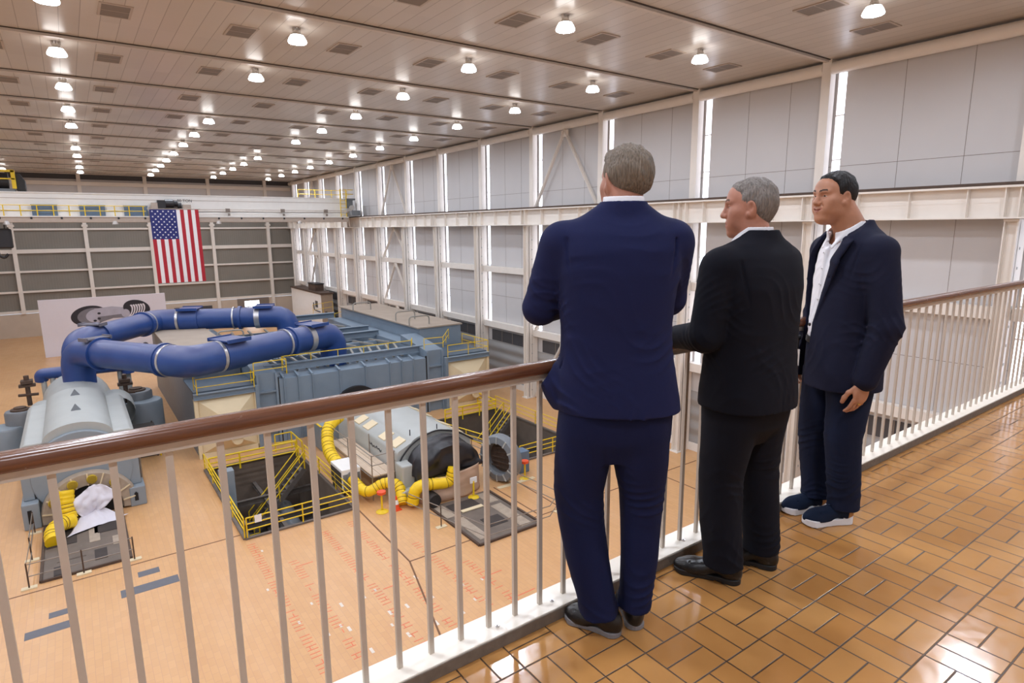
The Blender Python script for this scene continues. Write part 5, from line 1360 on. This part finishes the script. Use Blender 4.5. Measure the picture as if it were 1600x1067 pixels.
# ============ man in the navy suit, seen from behind
def man_navy():
    P = person('person in a bright navy suit seen from behind at the railing, grey-brown hair, arms folded', 1.596, 1.577, 38)
    O, R = head_frame((.03, .035, 1.737), -22, -3, 2)
    B = SDF((-.36, -.16, .05), (.36, .42, 1.9), .004)
    add_head(B, O, R, {'w': 1.03})
    B.cone((.012, -.012, 1.56), (.025, .012, 1.70), .066, .06, .03)
    B.loft([(.9, .01, 0, .15, .10), (1.1, .0, 0, .15, .1), (1.3, 0, 0, .16, .1), (1.48, 0, -.01, .17, .09), (1.57, .005, -.015, .09, .07)], .03)
    for s, el, wr in ((-1, (-.27, .06, 1.285), (-.11, .265, 1.285)), (1, (.222, .11, 1.31), (.06, .285, 1.235))):
        B.cone((s * .17, -.01, 1.51), el, .045, .036, .02); B.cone(el, wr, .034, .025, .02)
    add_hand(B, (-.105, .268, 1.285), (.9, .1, .05), (0, -1, -.2), 1, .45)
    add_hand(B, (.055, .287, 1.235), (-.9, .1, .1), (0, -1, .2), -1, .45)
    for s, kn, an in ((-1, (-.134, .03, .55), (-.03, -.03, .1)), (1, (.118, .03, .55), (.1, .02, .1))):
        B.cone((s * .085, 0, .9), kn, .07, .045, .02); B.cone(kn, an, .045, .03, .02); B.cone(an, (an[0], an[1] + .05, .075), .03, .025, .02)
    sdf_object('body', B, ['skin_ruddy', 'lips', 'eye_white', 'iris_dark', 'brow_grey'], P, head_mats(O, R, 1.03), 1)
    S = SDF(NP.array(O) - .16, NP.array(O) + .16, .0028)
    add_hair(S, O, R, {'t': .0115, 'w': 1.03, 'line': [(a, b + (.012 if a < -.02 else 0)) for a, b in LINE], 'quiff': .004, 'amp': .0022, 'freq': 58, 'wob': .005})
    sdf_object('hair', S, 'hair_grey_brown', P)
    S = SDF((-.12, -.12, 1.56), (.14, .13, 1.72), .003)
    collar(S, [(1.6, .012, -.008, .078, .078), (1.66, .018, -.004, .073, .074), (1.685, .019, .0, .071, .072)], .007)
    sdf_object('shirt_collar', S, 'white_shirt', P, None, 1)
    J = SDF((-.42, -.26, .84), (.4, .4, 1.72), .005)
    J.loft([(.912, .018, .0, .228, .158), (.96, .014, .0, .226, .158), (1.05, .006, -.004, .216, .15), (1.14, .002, -.008, .203, .142), (1.22, 0, -.012, .199, .14), (1.32, 0, -.018, .205, .146), (1.42, .0, -.02, .218, .15), (1.5, .003, -.02, .226, .144), (1.56, .006, -.018, .22, .122), (1.595, .01, -.014, .19, .1), (1.622, .013, -.01, .135, .088), (1.66, .015, -.008, .083, .08)], .02, n=2.3)
    for s, sh, el, wr in ((-1, (-.2, -.005, 1.515), (-.275, .05, 1.285), (-.12, .26, 1.285)), (1, (.192, -.005, 1.515), (.21, .1, 1.315), (.075, .275, 1.24))):
        J.ell((s * .195, -.012, 1.542), (.06, .072, .056), None, .04)
        J.cone(sh, el, .08, .064, .02); J.cone(el, wr, .064, .05, .018)
        J.wrinkle(el, .12, (.3 * s, .5, -.8), .05, .006); J.wrinkle((s * .205, -.04, 1.36), .12, (0, .3, 1), .06, .004)
    J.ell((-.218, .06, 1.0), (.045, .08, .075), None, .05)                           # jacket pushed out at the hip
    J.cone((-.235, .03, 1.0), (-.2, .02, .935), .03, .03, .04)
    J.wrinkle((-.17, -.08, 1.04), .13, (.6, .0, .8), .055, .005); J.wrinkle((.1, -.13, 1.1), .16, (.5, 0, .9), .09, .0035); J.wrinkle((-.05, -.14, 1.2), .16, (-.5, 0, .9), .08, .003); J.wrinkle((0, -.14, 1.45), .16, (.2, 0, 1), .1, .003)
    J.wrinkle((-.13, -.1, .95), .12, (.7, 0, .7), .05, .004); J.wrinkle((.12, -.13, .95), .13, (1, 0, .15), .1, .004)
    J.cone((.012, -.165, .8), (.012, -.165, 1.08), .006, .003, .006, 's')            # centre vent
    J.cone((-.19, -.1, 1.16), (-.2, -.03, 1.06), .004, .004, .004, 's')
    for s in (-1, 1):                                                                  # sleeve seams
        J.cone((s * .168, -.15, 1.32), (s * .185, -.1, 1.54), .004, .004, .008, 's')
    wl = lambda X, Y, Z: ((X - 1.596) * .788 - (Y - 1.577) * .616, (X - 1.596) * .616 + (Y - 1.577) * .788, Z)
    J.cone(wl(.6, 1.79, 1.052), wl(2.6, 1.79, 1.052), .05, .05, .025, 's')          # cloth pressed in by the handrail
    collar(J, [(1.575, .012, -.014, .118, .1), (1.615, .014, -.012, .099, .091), (1.655, .016, -.01, .085, .084), (1.668, .017, -.008, .081, .082)], .012)
    J.loft([(1.62, .016, .0, .075, .074), (1.75, .02, .0, .073, .072)], .003, 's', n=2.2)
    J.loft([(.7, .018, .0, .21, .14), (.928, .018, .0, .212, .143)], .004, 's')
    sdf_object('jacket', J, 'navy_suit', P, None, 1)
    T = SDF((-.27, -.2, .03), (.27, .24, 1.0), .005)
    T.loft([(1.02, .01, 0, .18, .13), (.9, .012, 0, .205, .135), (.8, .0, 0, .2, .125), (.72, .0, 0, .12, .09)], .04)
    T.loft([(.095, -.047, -.03, .077, .098), (.14, -.054, -.03, .074, .09), (.3, -.09, -.01, .085, .09), (.45, -.115, .01, .09, .09), (.57, -.126, .015, .096, .095), (.7, -.115, .005, .106, .11), (.84, -.1, 0, .11, .125), (.93, -.095, 0, .105, .125)], .02, n=2.2)
    T.loft([(.105, .101, .006, .066, .098), (.15, .104, .0, .062, .088), (.3, .116, .01, .072, .086), (.45, .118, .02, .078, .088), (.57, .118, .02, .086, .095), (.7, .108, .005, .104, .11), (.84, .104, 0, .107, .125), (.93, .1, 0, .105, .125)], .02, n=2.2)
    for c in ((-.128, -.03, .56), (.116, -.04, .57)): T.wrinkle(c, .11, (.4, .1, .9), .055, .006)
    for c in ((-.05, -.06, .15), (.1, -.06, .16)): T.wrinkle(c, .12, (.3, .3, .9), .06, .005)
    T.wrinkle((0, -.12, .78), .12, (.8, 0, .6), .06, .004)
    sdf_object('trousers', T, 'navy_suit_trousers', P, None, 1)
    add_shoe_parts(P, (.045, -.075), (-.172, .055), 'dress'); add_shoe_parts(P, (.106, -.045), (.086, .2), 'dress')

# ============ man in the black suit, turned in profile
def man_black():
    P = person('person in a black suit in left profile, short grey hair, one hand on the handrail', 2.314, 1.516, 5)
    O, R = head_frame((.008, .02, 1.652), -38, 0, 0)
    B = SDF((-.36, -.16, .05), (.36, .42, 1.82), .0036)
    add_head(B, O, R, {'w': 1.0, 'jaw': 1.05})
    B.cone((.02, -.02, 1.47), (.012, .005, 1.6), .066, .06, .03)
    B.loft([(.85, .0, -.02, .15, .1), (1.0, .0, -.03, .15, .11), (1.2, 0, -.03, .16, .11), (1.4, 0, -.02, .17, .09), (1.48, .01, -.02, .09, .07)], .03)
    for s, el, wr in ((-1, (-.245, .0, 1.135), (-.19, .215, 1.1)), (1, (.25, .03, 1.13), (.22, .17, .96))):
        B.cone((s * .17, -.01, 1.42), el, .045, .036, .02); B.cone(el, wr, .034, .025, .02)
    add_hand(B, (-.19, .215, 1.112), (.05, 1, -.05), (0, 0, -1), 1, .75)
    add_hand(B, (.22, .17, .96), (-.2, .45, -.8), (-1, 0, -.1), -1, .5)
    for s, kn, an in ((-1, (-.1, .02, .5), (-.067, -.022, .1)), (1, (.13, .01, .5), (.174, -.03, .1))):
        B.cone((s * .085, -.02, .85), kn, .07, .045, .02); B.cone(kn, an, .045, .03, .02); B.cone(an, (an[0] - .03, an[1] + .04, .075), .03, .025, .02)
    sdf_object('body', B, ['skin_ruddy', 'lips', 'eye_white', 'iris_dark', 'brow_grey'], P, head_mats(O, R, 1.0), 1)
    S = SDF(NP.array(O) - .16, NP.array(O) + .16, .0028)
    add_hair(S, O, R, {'t': .0065, 'w': 1.0, 'line': LINE, 'amp': .0018, 'freq': 60, 'wob': .005})
    sdf_object('hair', S, 'hair_grey', P)
    S = SDF((-.12, -.13, 1.38), (.14, .14, 1.62), .003)
    def tilt(rows, a): return rows
    collar(S, [(1.46, .015, .0, .085, .088), (1.53, .014, .0, .077, .08), (1.575, .014, -.002, .073, .074)], .007)
    def ctop(X, Y, Z): return Z - (1.576 - .62 * NP.maximum(0, Y + .03)) + 0 * X
    S.cut(ctop)
    S.cone((.0, .06, 1.4), (.0, .075, 1.53), .04, .03, .02); S.cut(ctop)
    sdf_object('shirt_collar', S, 'white_shirt', P, None, 1)
    J = SDF((-.4, -.3, .76), (.42, .36, 1.62), .005)
    J.loft([(.825, .0, -.035, .215, .172), (.89, .0, -.035, .214, .17), (1.0, .0, -.035, .205, .158), (1.1, .0, -.035, .2, .15), (1.22, 0, -.035, .205, .152), (1.33, .0, -.035, .217, .152), (1.41, .005, -.03, .222, .138), (1.465, .008, -.025, .212, .12), (1.5, .012, -.02, .175, .1), (1.53, .014, -.014, .118, .088), (1.57, .014, -.01, .085, .082)], .02, n=2.5)
    for s, sh, el, wr in ((-1, (-.19, -.01, 1.4), (-.247, -.005, 1.14), (-.19, .2, 1.1)), (1, (.195, -.01, 1.4), (.25, .02, 1.13), (.225, .15, .985))):
        J.ell((s * .19, -.018, 1.436), (.06, .072, .056), None, .04)
        J.cone(sh, el, .08, .066, .02); J.cone(el, wr, .066, .052, .018)
        J.wrinkle(el, .12, (.2 * s, .6, -.7), .05, .006); J.wrinkle((s * .21, -.02, 1.27), .11, (0, .5, 1), .055, .004)
    J.wrinkle((.05, -.18, 1.3), .16, (.4, .2, .9), .09, .004); J.wrinkle((-.08, -.15, 1.1), .14, (-.5, 0, .9), .07, .004); J.wrinkle((-.1, -.15, .93), .14, (1, 0, .2), .1, .004); J.wrinkle((.1, -.18, 1.0), .14, (.6, 0, .8), .08, .003)
    J.cone((.0, -.215, .7), (.0, -.205, 1.02), .006, .003, .006, 's')
    for s in (-1, 1): J.cone((s * .165, -.165, 1.22), (s * .182, -.11, 1.44), .004, .004, .008, 's')
    collar(J, [(1.485, .013, -.02, .115, .1), (1.53, .014, -.014, .096, .09), (1.57, .014, -.01, .086, .083)], .012)
    J.loft([(1.5, .014, -.002, .077, .078), (1.68, .014, .0, .074, .075)], .003, 's', n=2.2)
    def jtop(X, Y, Z): return Z - (1.563 - 1.15 * NP.maximum(0, Y + .045)) + 0 * X
    J.cut(jtop)
    J.loft([(.6, .0, -.035, .198, .155), (.84, .0, -.035, .2, .157)], .004, 's')
    sdf_object('jacket', J, 'black_suit', P, None, 1)
    T = SDF((-.27, -.24, .03), (.3, .2, .95), .005)
    T.loft([(.95, .0, -.03, .175, .13), (.83, .0, -.03, .195, .145), (.74, .0, -.03, .19, .13), (.66, .0, -.03, .1, .08)], .04)
    T.loft([(.08, -.077, -.02, .083, .085), (.13, -.08, -.02, .08, .085), (.3, -.092, -.005, .085, .088), (.5, -.1, .0, .09, .092), (.65, -.1, -.02, .098, .108), (.8, -.092, -.03, .104, .13), (.88, -.09, -.03, .1, .125)], .015, n=2.2)
    T.loft([(.085, .17, -.03, .075, .08), (.13, .17, -.03, .074, .082), (.3, .155, -.02, .08, .085), (.5, .132, -.01, .086, .09), (.65, .11, -.02, .096, .105), (.8, .095, -.03, .104, .13), (.88, .09, -.03, .1, .125)], .015, n=2.2)
    for c in ((-.1, -.05, .5), (.13, -.06, .5)): T.wrinkle(c, .13, (.3, .2, .9), .07, .004)
    for c in ((-.08, -.05, .14), (.17, -.06, .16)): T.wrinkle(c, .12, (.3, .3, .9), .06, .005)
    T.wrinkle((-.12, -.06, .35), .2, (1, .2, 0), .09, .004)
    sdf_object('trousers', T, 'black_suit', P, None, 1)
    add_shoe_parts(P, (-.026, -.092), (-.19, .17), 'black'); add_shoe_parts(P, (.215, -.1), (.062, .15), 'black')

# ============ man in the open blazer
def man_blazer():
    P = person('person in dark navy blazer over open white shirt, black hair, smiling', 3.235, 1.548, -62)
    O, R = head_frame((.024, .1, 1.716), -6, 1, 0)
    B = SDF((-.36, -.16, .05), (.34, .34, 1.88), .0036)
    add_head(B, O, R, {'w': 1.04, 'jaw': 1.09, 'smile': .008})
    B.cone((.0, -.01, 1.53), (.016, .07, 1.67), .076, .07, .03); B.ell((.02, .138, 1.61), (.04, .04, .026), None, .03)
    B.loft([(.95, .0, .0, .15, .1), (1.1, .0, 0, .15, .11), (1.3, 0, 0, .16, .11), (1.46, 0, -.01, .17, .09), (1.55, .0, -.01, .09, .07)], .03)
    for s, el, wr in ((-1, (-.272, -.02, 1.09), (-.25, .045, .82)), (1, (.25, -.02, 1.1), (.22, .08, .86))):
        B.cone((s * .17, -.01, 1.46), el, .045, .036, .02); B.cone(el, wr, .034, .026, .02)
    add_hand(B, (-.25, .045, .81), (.05, .18, -.95), (1, .1, .1), -1, .5, 1.04)
    add_hand(B, (.22, .08, .85), (-.05, .18, -.95), (-1, .1, .1), 1, .8, 1.04)
    for s, kn, an in ((-1, (-.1, .03, .5), (-.088, -.02, .1)), (1, (.085, .05, .5), (.076, .02, .1))):
        B.cone((s * .085, 0, .95), kn, .07, .045, .02); B.cone(kn, an, .045, .03, .02); B.cone(an, (an[0], an[1] + .05, .075), .03, .025, .02)
    sdf_object('body', B, ['skin_tan', 'lips', 'eye_white', 'iris_dark', 'brow_dark'], P, head_mats(O, R, 1.04, .008), 1)
    S = SDF(NP.array(O) - .16, NP.array(O) + .16, .0028)
    add_hair(S, O, R, {'t': .013, 'w': 1.04, 'line': LINE[:7] + [(.036, .03), (.045, .058), (.06, .077), (.085, .084), (.13, .085)], 'amp': .0014, 'freq': 50, 'wob': .003})
    sdf_object('hair', S, 'hair_black', P)
    S = SDF((-.24, -.17, .94), (.24, .24, 1.64), .004)
    S.loft([(.955, .0, .015, .162, .13), (1.05, .0, .014, .166, .132), (1.2, .0, .01, .17, .129), (1.35, 0, .004, .174, .124), (1.44, 0, .0, .174, .112), (1.5, .0, -.005, .15, .1), (1.54, .0, .0, .1, .09), (1.57, .004, .01, .082, .082)], .02)
    for c in ((.05, .14, 1.0), (.0, .14, 1.15), (.08, .12, 1.3)): S.wrinkle(c, .12, (.5, 0, .8), .06, .004)
    S.cone((.03, .142, .95), (.012, .118, 1.5), .012, .012, .006, 'u')
    S.put(lambda X, Y, Z: (Z - 1.56 + .9 * NP.maximum(0, Y - .02)) + 0 * X, (-.3, -.3, 1.3), (.3, .3, 1.7), 0, 'i')
    collar(S, [(1.5, .0, .006, .1, .1), (1.54, .005, .02, .088, .094), (1.6, .01, .03, .08, .086)], .008)
    S.cut(lambda X, Y, Z: Z - (1.612 - .55 * NP.maximum(0, Y + .02)) + 0 * X)
    S.ell((.004, .125, 1.53), (.028, .06, .05), None, .004, 's')
    for s in (-1, 1):                                                                  # collar leaves
        S.cone((s * .05, .085, 1.535), (s * .035 + .004, .125, 1.47), .014, .009, .006, flat=(s * .3, 1, .3), ff=.5)
    sh = sdf_object('shirt', S, 'white_shirt', P, None, 1)
    b = MB()
    for k in range(7): b.lathe((.013 + .002 * k, .1335 + .0036 * k, 1.44 - .08 * k), [(0, -.003), (.006, -.002), (.006, .002)], 10, 'y')
    me = bpy.data.meshes.new('button'); me.from_pydata(b.v, [], b.f); me.materials.append(MATS['white_plastic']); o = bpy.data.objects.new('shirt_buttons', me); COL.objects.link(o); o.parent = sh; o['kind'] = 'stuff'
    J = SDF((-.42, -.25, .7), (.4, .3, 1.66), .005)
    J.loft([(.755, -.005, .01, .222, .178), (.85, -.003, .01, .222, .176), (.98, .0, .008, .21, .166), (1.1, .0, .006, .206, .16), (1.25, 0, .002, .214, .158), (1.38, .0, -.004, .226, .154), (1.45, .0, -.008, .23, .14), (1.5, .0, -.01, .215, .12), (1.535, .0, -.008, .172, .102), (1.57, .0, -.004, .115, .09), (1.61, .0, .002, .09, .085)], .02, n=2.5)
    for s, shp, el, wr in ((-1, (-.2, -.01, 1.44), (-.274, -.025, 1.1), (-.252, .04, .835)), (1, (.2, -.01, 1.44), (.25, -.025, 1.1), (.222, .075, .87))):
        J.ell((s * .2, -.016, 1.462), (.06, .074, .06), None, .04)
        J.cone(shp, el, .083, .07, .02); J.cone(el, wr, .07, .056, .018)
        J.wrinkle(el, .13, (.2 * s, .6, -.7), .06, .006); J.wrinkle((s * .23, .0, .95), .11, (.2, .5, 1), .05, .005); J.wrinkle((s * .22, .03, 1.3), .1, (0, .5, 1), .06, .004)
    # open front: the left flap hangs past the centre, the right one is swept back
    zz = [.6, .8, 1.08, 1.3, 1.42, 1.5, 1.6, 1.7]; xl = [.0, .02, .018, -.045, -.075, -.07, -.05, -.05]; xr = [.2, .19, .185, .18, .16, .11, .07, .07]
    def opening(X, Y, Z):
        a = NP.interp(Z, zz, xl); c = NP.interp(Z, zz, xr); return NP.maximum(NP.maximum(a - X, X - c), .02 - Y)
    J.put(opening, (-.1, .0, .6), (.25, .3, 1.7), .006, 's')
    J.loft([(.6, .0, .012, .195, .148), (.97, .0, .012, .182, .14), (1.1, .0, .01, .178, .137), (1.3, 0, .004, .184, .132), (1.44, .0, .0, .185, .118), (1.5, .0, -.004, .158, .103), (1.54, .0, .0, .108, .09)], .004, 's')
    for z0, z1, x0, x1_, yy in ((1.1, 1.4, .022, -.072, .155), (1.4, 1.52, -.072, -.1, .125)):      # lapel
        J.cone((x0 - .03, yy + .012 if z0 < 1.2 else .155, z0 + .01), (x1_ - .035, yy if z0 < 1.2 else .105, z1), .007 if z0 < 1.2 else .034, .036, .008, flat=(0.15, 1, .25), ff=.35)
    J.cone((-.135, .2, 1.415), (-.09, .2, 1.40), .006, .004, .003, 's'); J.cone((-.14, .14, 1.415), (-.08, .15, 1.405), .012, .003, .003, 's')
    J.wrinkle((-.13, .12, 1.1), .14, (.6, 0, .8), .07, .004); J.wrinkle((-.1, .14, .9), .14, (1, 0, .2), .09, .004)
    J.cone((-.175, .12, 1.34), (-.09, .165, 1.325), .004, .004, .004, 's')             # breast pocket
    J.cone((-.19, .13, .97), (-.1, .18, .965), .004, .004, .004, 's')
    for s in (-1, 1): J.cone((s * .17, .13, 1.27), (s * .188, .08, 1.49), .004, .004, .008, 's')
    collar(J, [(1.53, .0, -.01, .122, .105), (1.57, .0, -.004, .104, .094), (1.613, .002, .002, .092, .088)], .012)
    J.loft([(1.54, .003, .01, .086, .087), (1.75, .006, .02, .08, .084)], .003, 's', n=2.2)
    J.put(opening, (-.1, .0, 1.45), (.25, .3, 1.7), .004, 's')
    J.cut(lambda X, Y, Z: Z - (1.605 - .75 * NP.maximum(0, Y + .02)) + 0 * X)
    jk = sdf_object('blazer', J, 'dark_navy_blazer', P, None, 1)
    def child(nm, b, m, par):
        me = bpy.data.meshes.new(nm); me.from_pydata(b.v, [], b.f); me.materials.append(MATS[m]); o = bpy.data.objects.new(nm, me); COL.objects.link(o); o.parent = par; return o
    child('lapel_pin', MB().box(-.118, -.106, .158, .164, 1.372, 1.392), 'silver_metal', jk)
    child('button', MB().lathe((.005, .185, 1.075), [(0, .006), (.009, .004), (.009, 0)], 12, 'y'), 'belt_black', jk)
    T = SDF((-.27, -.2, .04), (.27, .26, 1.06), .005)
    T.loft([(1.03, .0, .01, .165, .132), (.95, .0, .005, .18, .14), (.84, .0, .0, .195, .142), (.76, .0, 0, .19, .135)], .03)
    T.loft([(.09, -.09, -.03, .072, .078), (.15, -.092, -.028, .07, .078), (.3, -.1, -.005, .076, .084), (.48, -.105, .02, .082, .088), (.65, -.105, .01, .095, .1), (.82, -.095, .0, .1, .125)], .015, n=2.2)
    T.loft([(.09, .078, .015, .072, .078), (.15, .08, .016, .07, .078), (.3, .082, .03, .076, .084), (.48, .088, .045, .082, .088), (.65, .095, .025, .095, .1), (.82, .092, .0, .1, .125)], .015, n=2.2)
    for c in ((-.1, .05, .48), (.09, .09, .48)): T.wrinkle(c, .14, (.4, .2, .9), .07, .006)
    for c in ((-.09, .02, .17), (.08, .06, .17)): T.wrinkle(c, .14, (.3, .3, .9), .055, .007)
    T.wrinkle((-.1, .05, .32), .13, (.5, .2, .8), .06, .004); T.wrinkle((.0, .13, .82), .12, (.8, 0, .6), .06, .004)
    tr_ = sdf_object('trousers', T, 'navy_trousers', P, None, 1)
    S = SDF((-.2, -.16, .95), (.2, .18, 1.02), .004); collar(S, [(.97, .0, .012, .182, .145), (1.003, .0, .013, .178, .143)], .012); sdf_object('belt', S, 'belt_black', P)
    bd = child('badge', MB().box(.112, .142, .158, .162, .83, .92), 'white_plastic', tr_)
    child('badge_reel', MB().tube([(.127, .162, .985), (.127, .162, .92)], .004, 8).lathe((.127, .155, .985), [(0, .02), (.014, .016), (.014, 0)], 12, 'y'), 'belt_black', bd)
    rg = MB(); ring_on(rg, (-.246, .063, .715), (.05, .25, -.95), .0095, .0118, .005, 16); child('ring', rg, 'gold_metal', P)
    S = SDF((-.34, -.06, .77), (-.16, .14, .87), .004); S.cone((-.252, .036, .85), (-.25, .044, .815), .044, .042, .003); S.cone((-.252, .036, .85), (-.25, .05, .79), .036, .034, .003, 's'); sdf_object('shirt_cuff', S, 'white_shirt', P)
    add_shoe_parts(P, (-.088, -.095), (-.086, .195), 'sneaker'); add_shoe_parts(P, (.078, -.05), (.062, .225), 'sneaker')
man_navy(); man_black(); man_blazer()
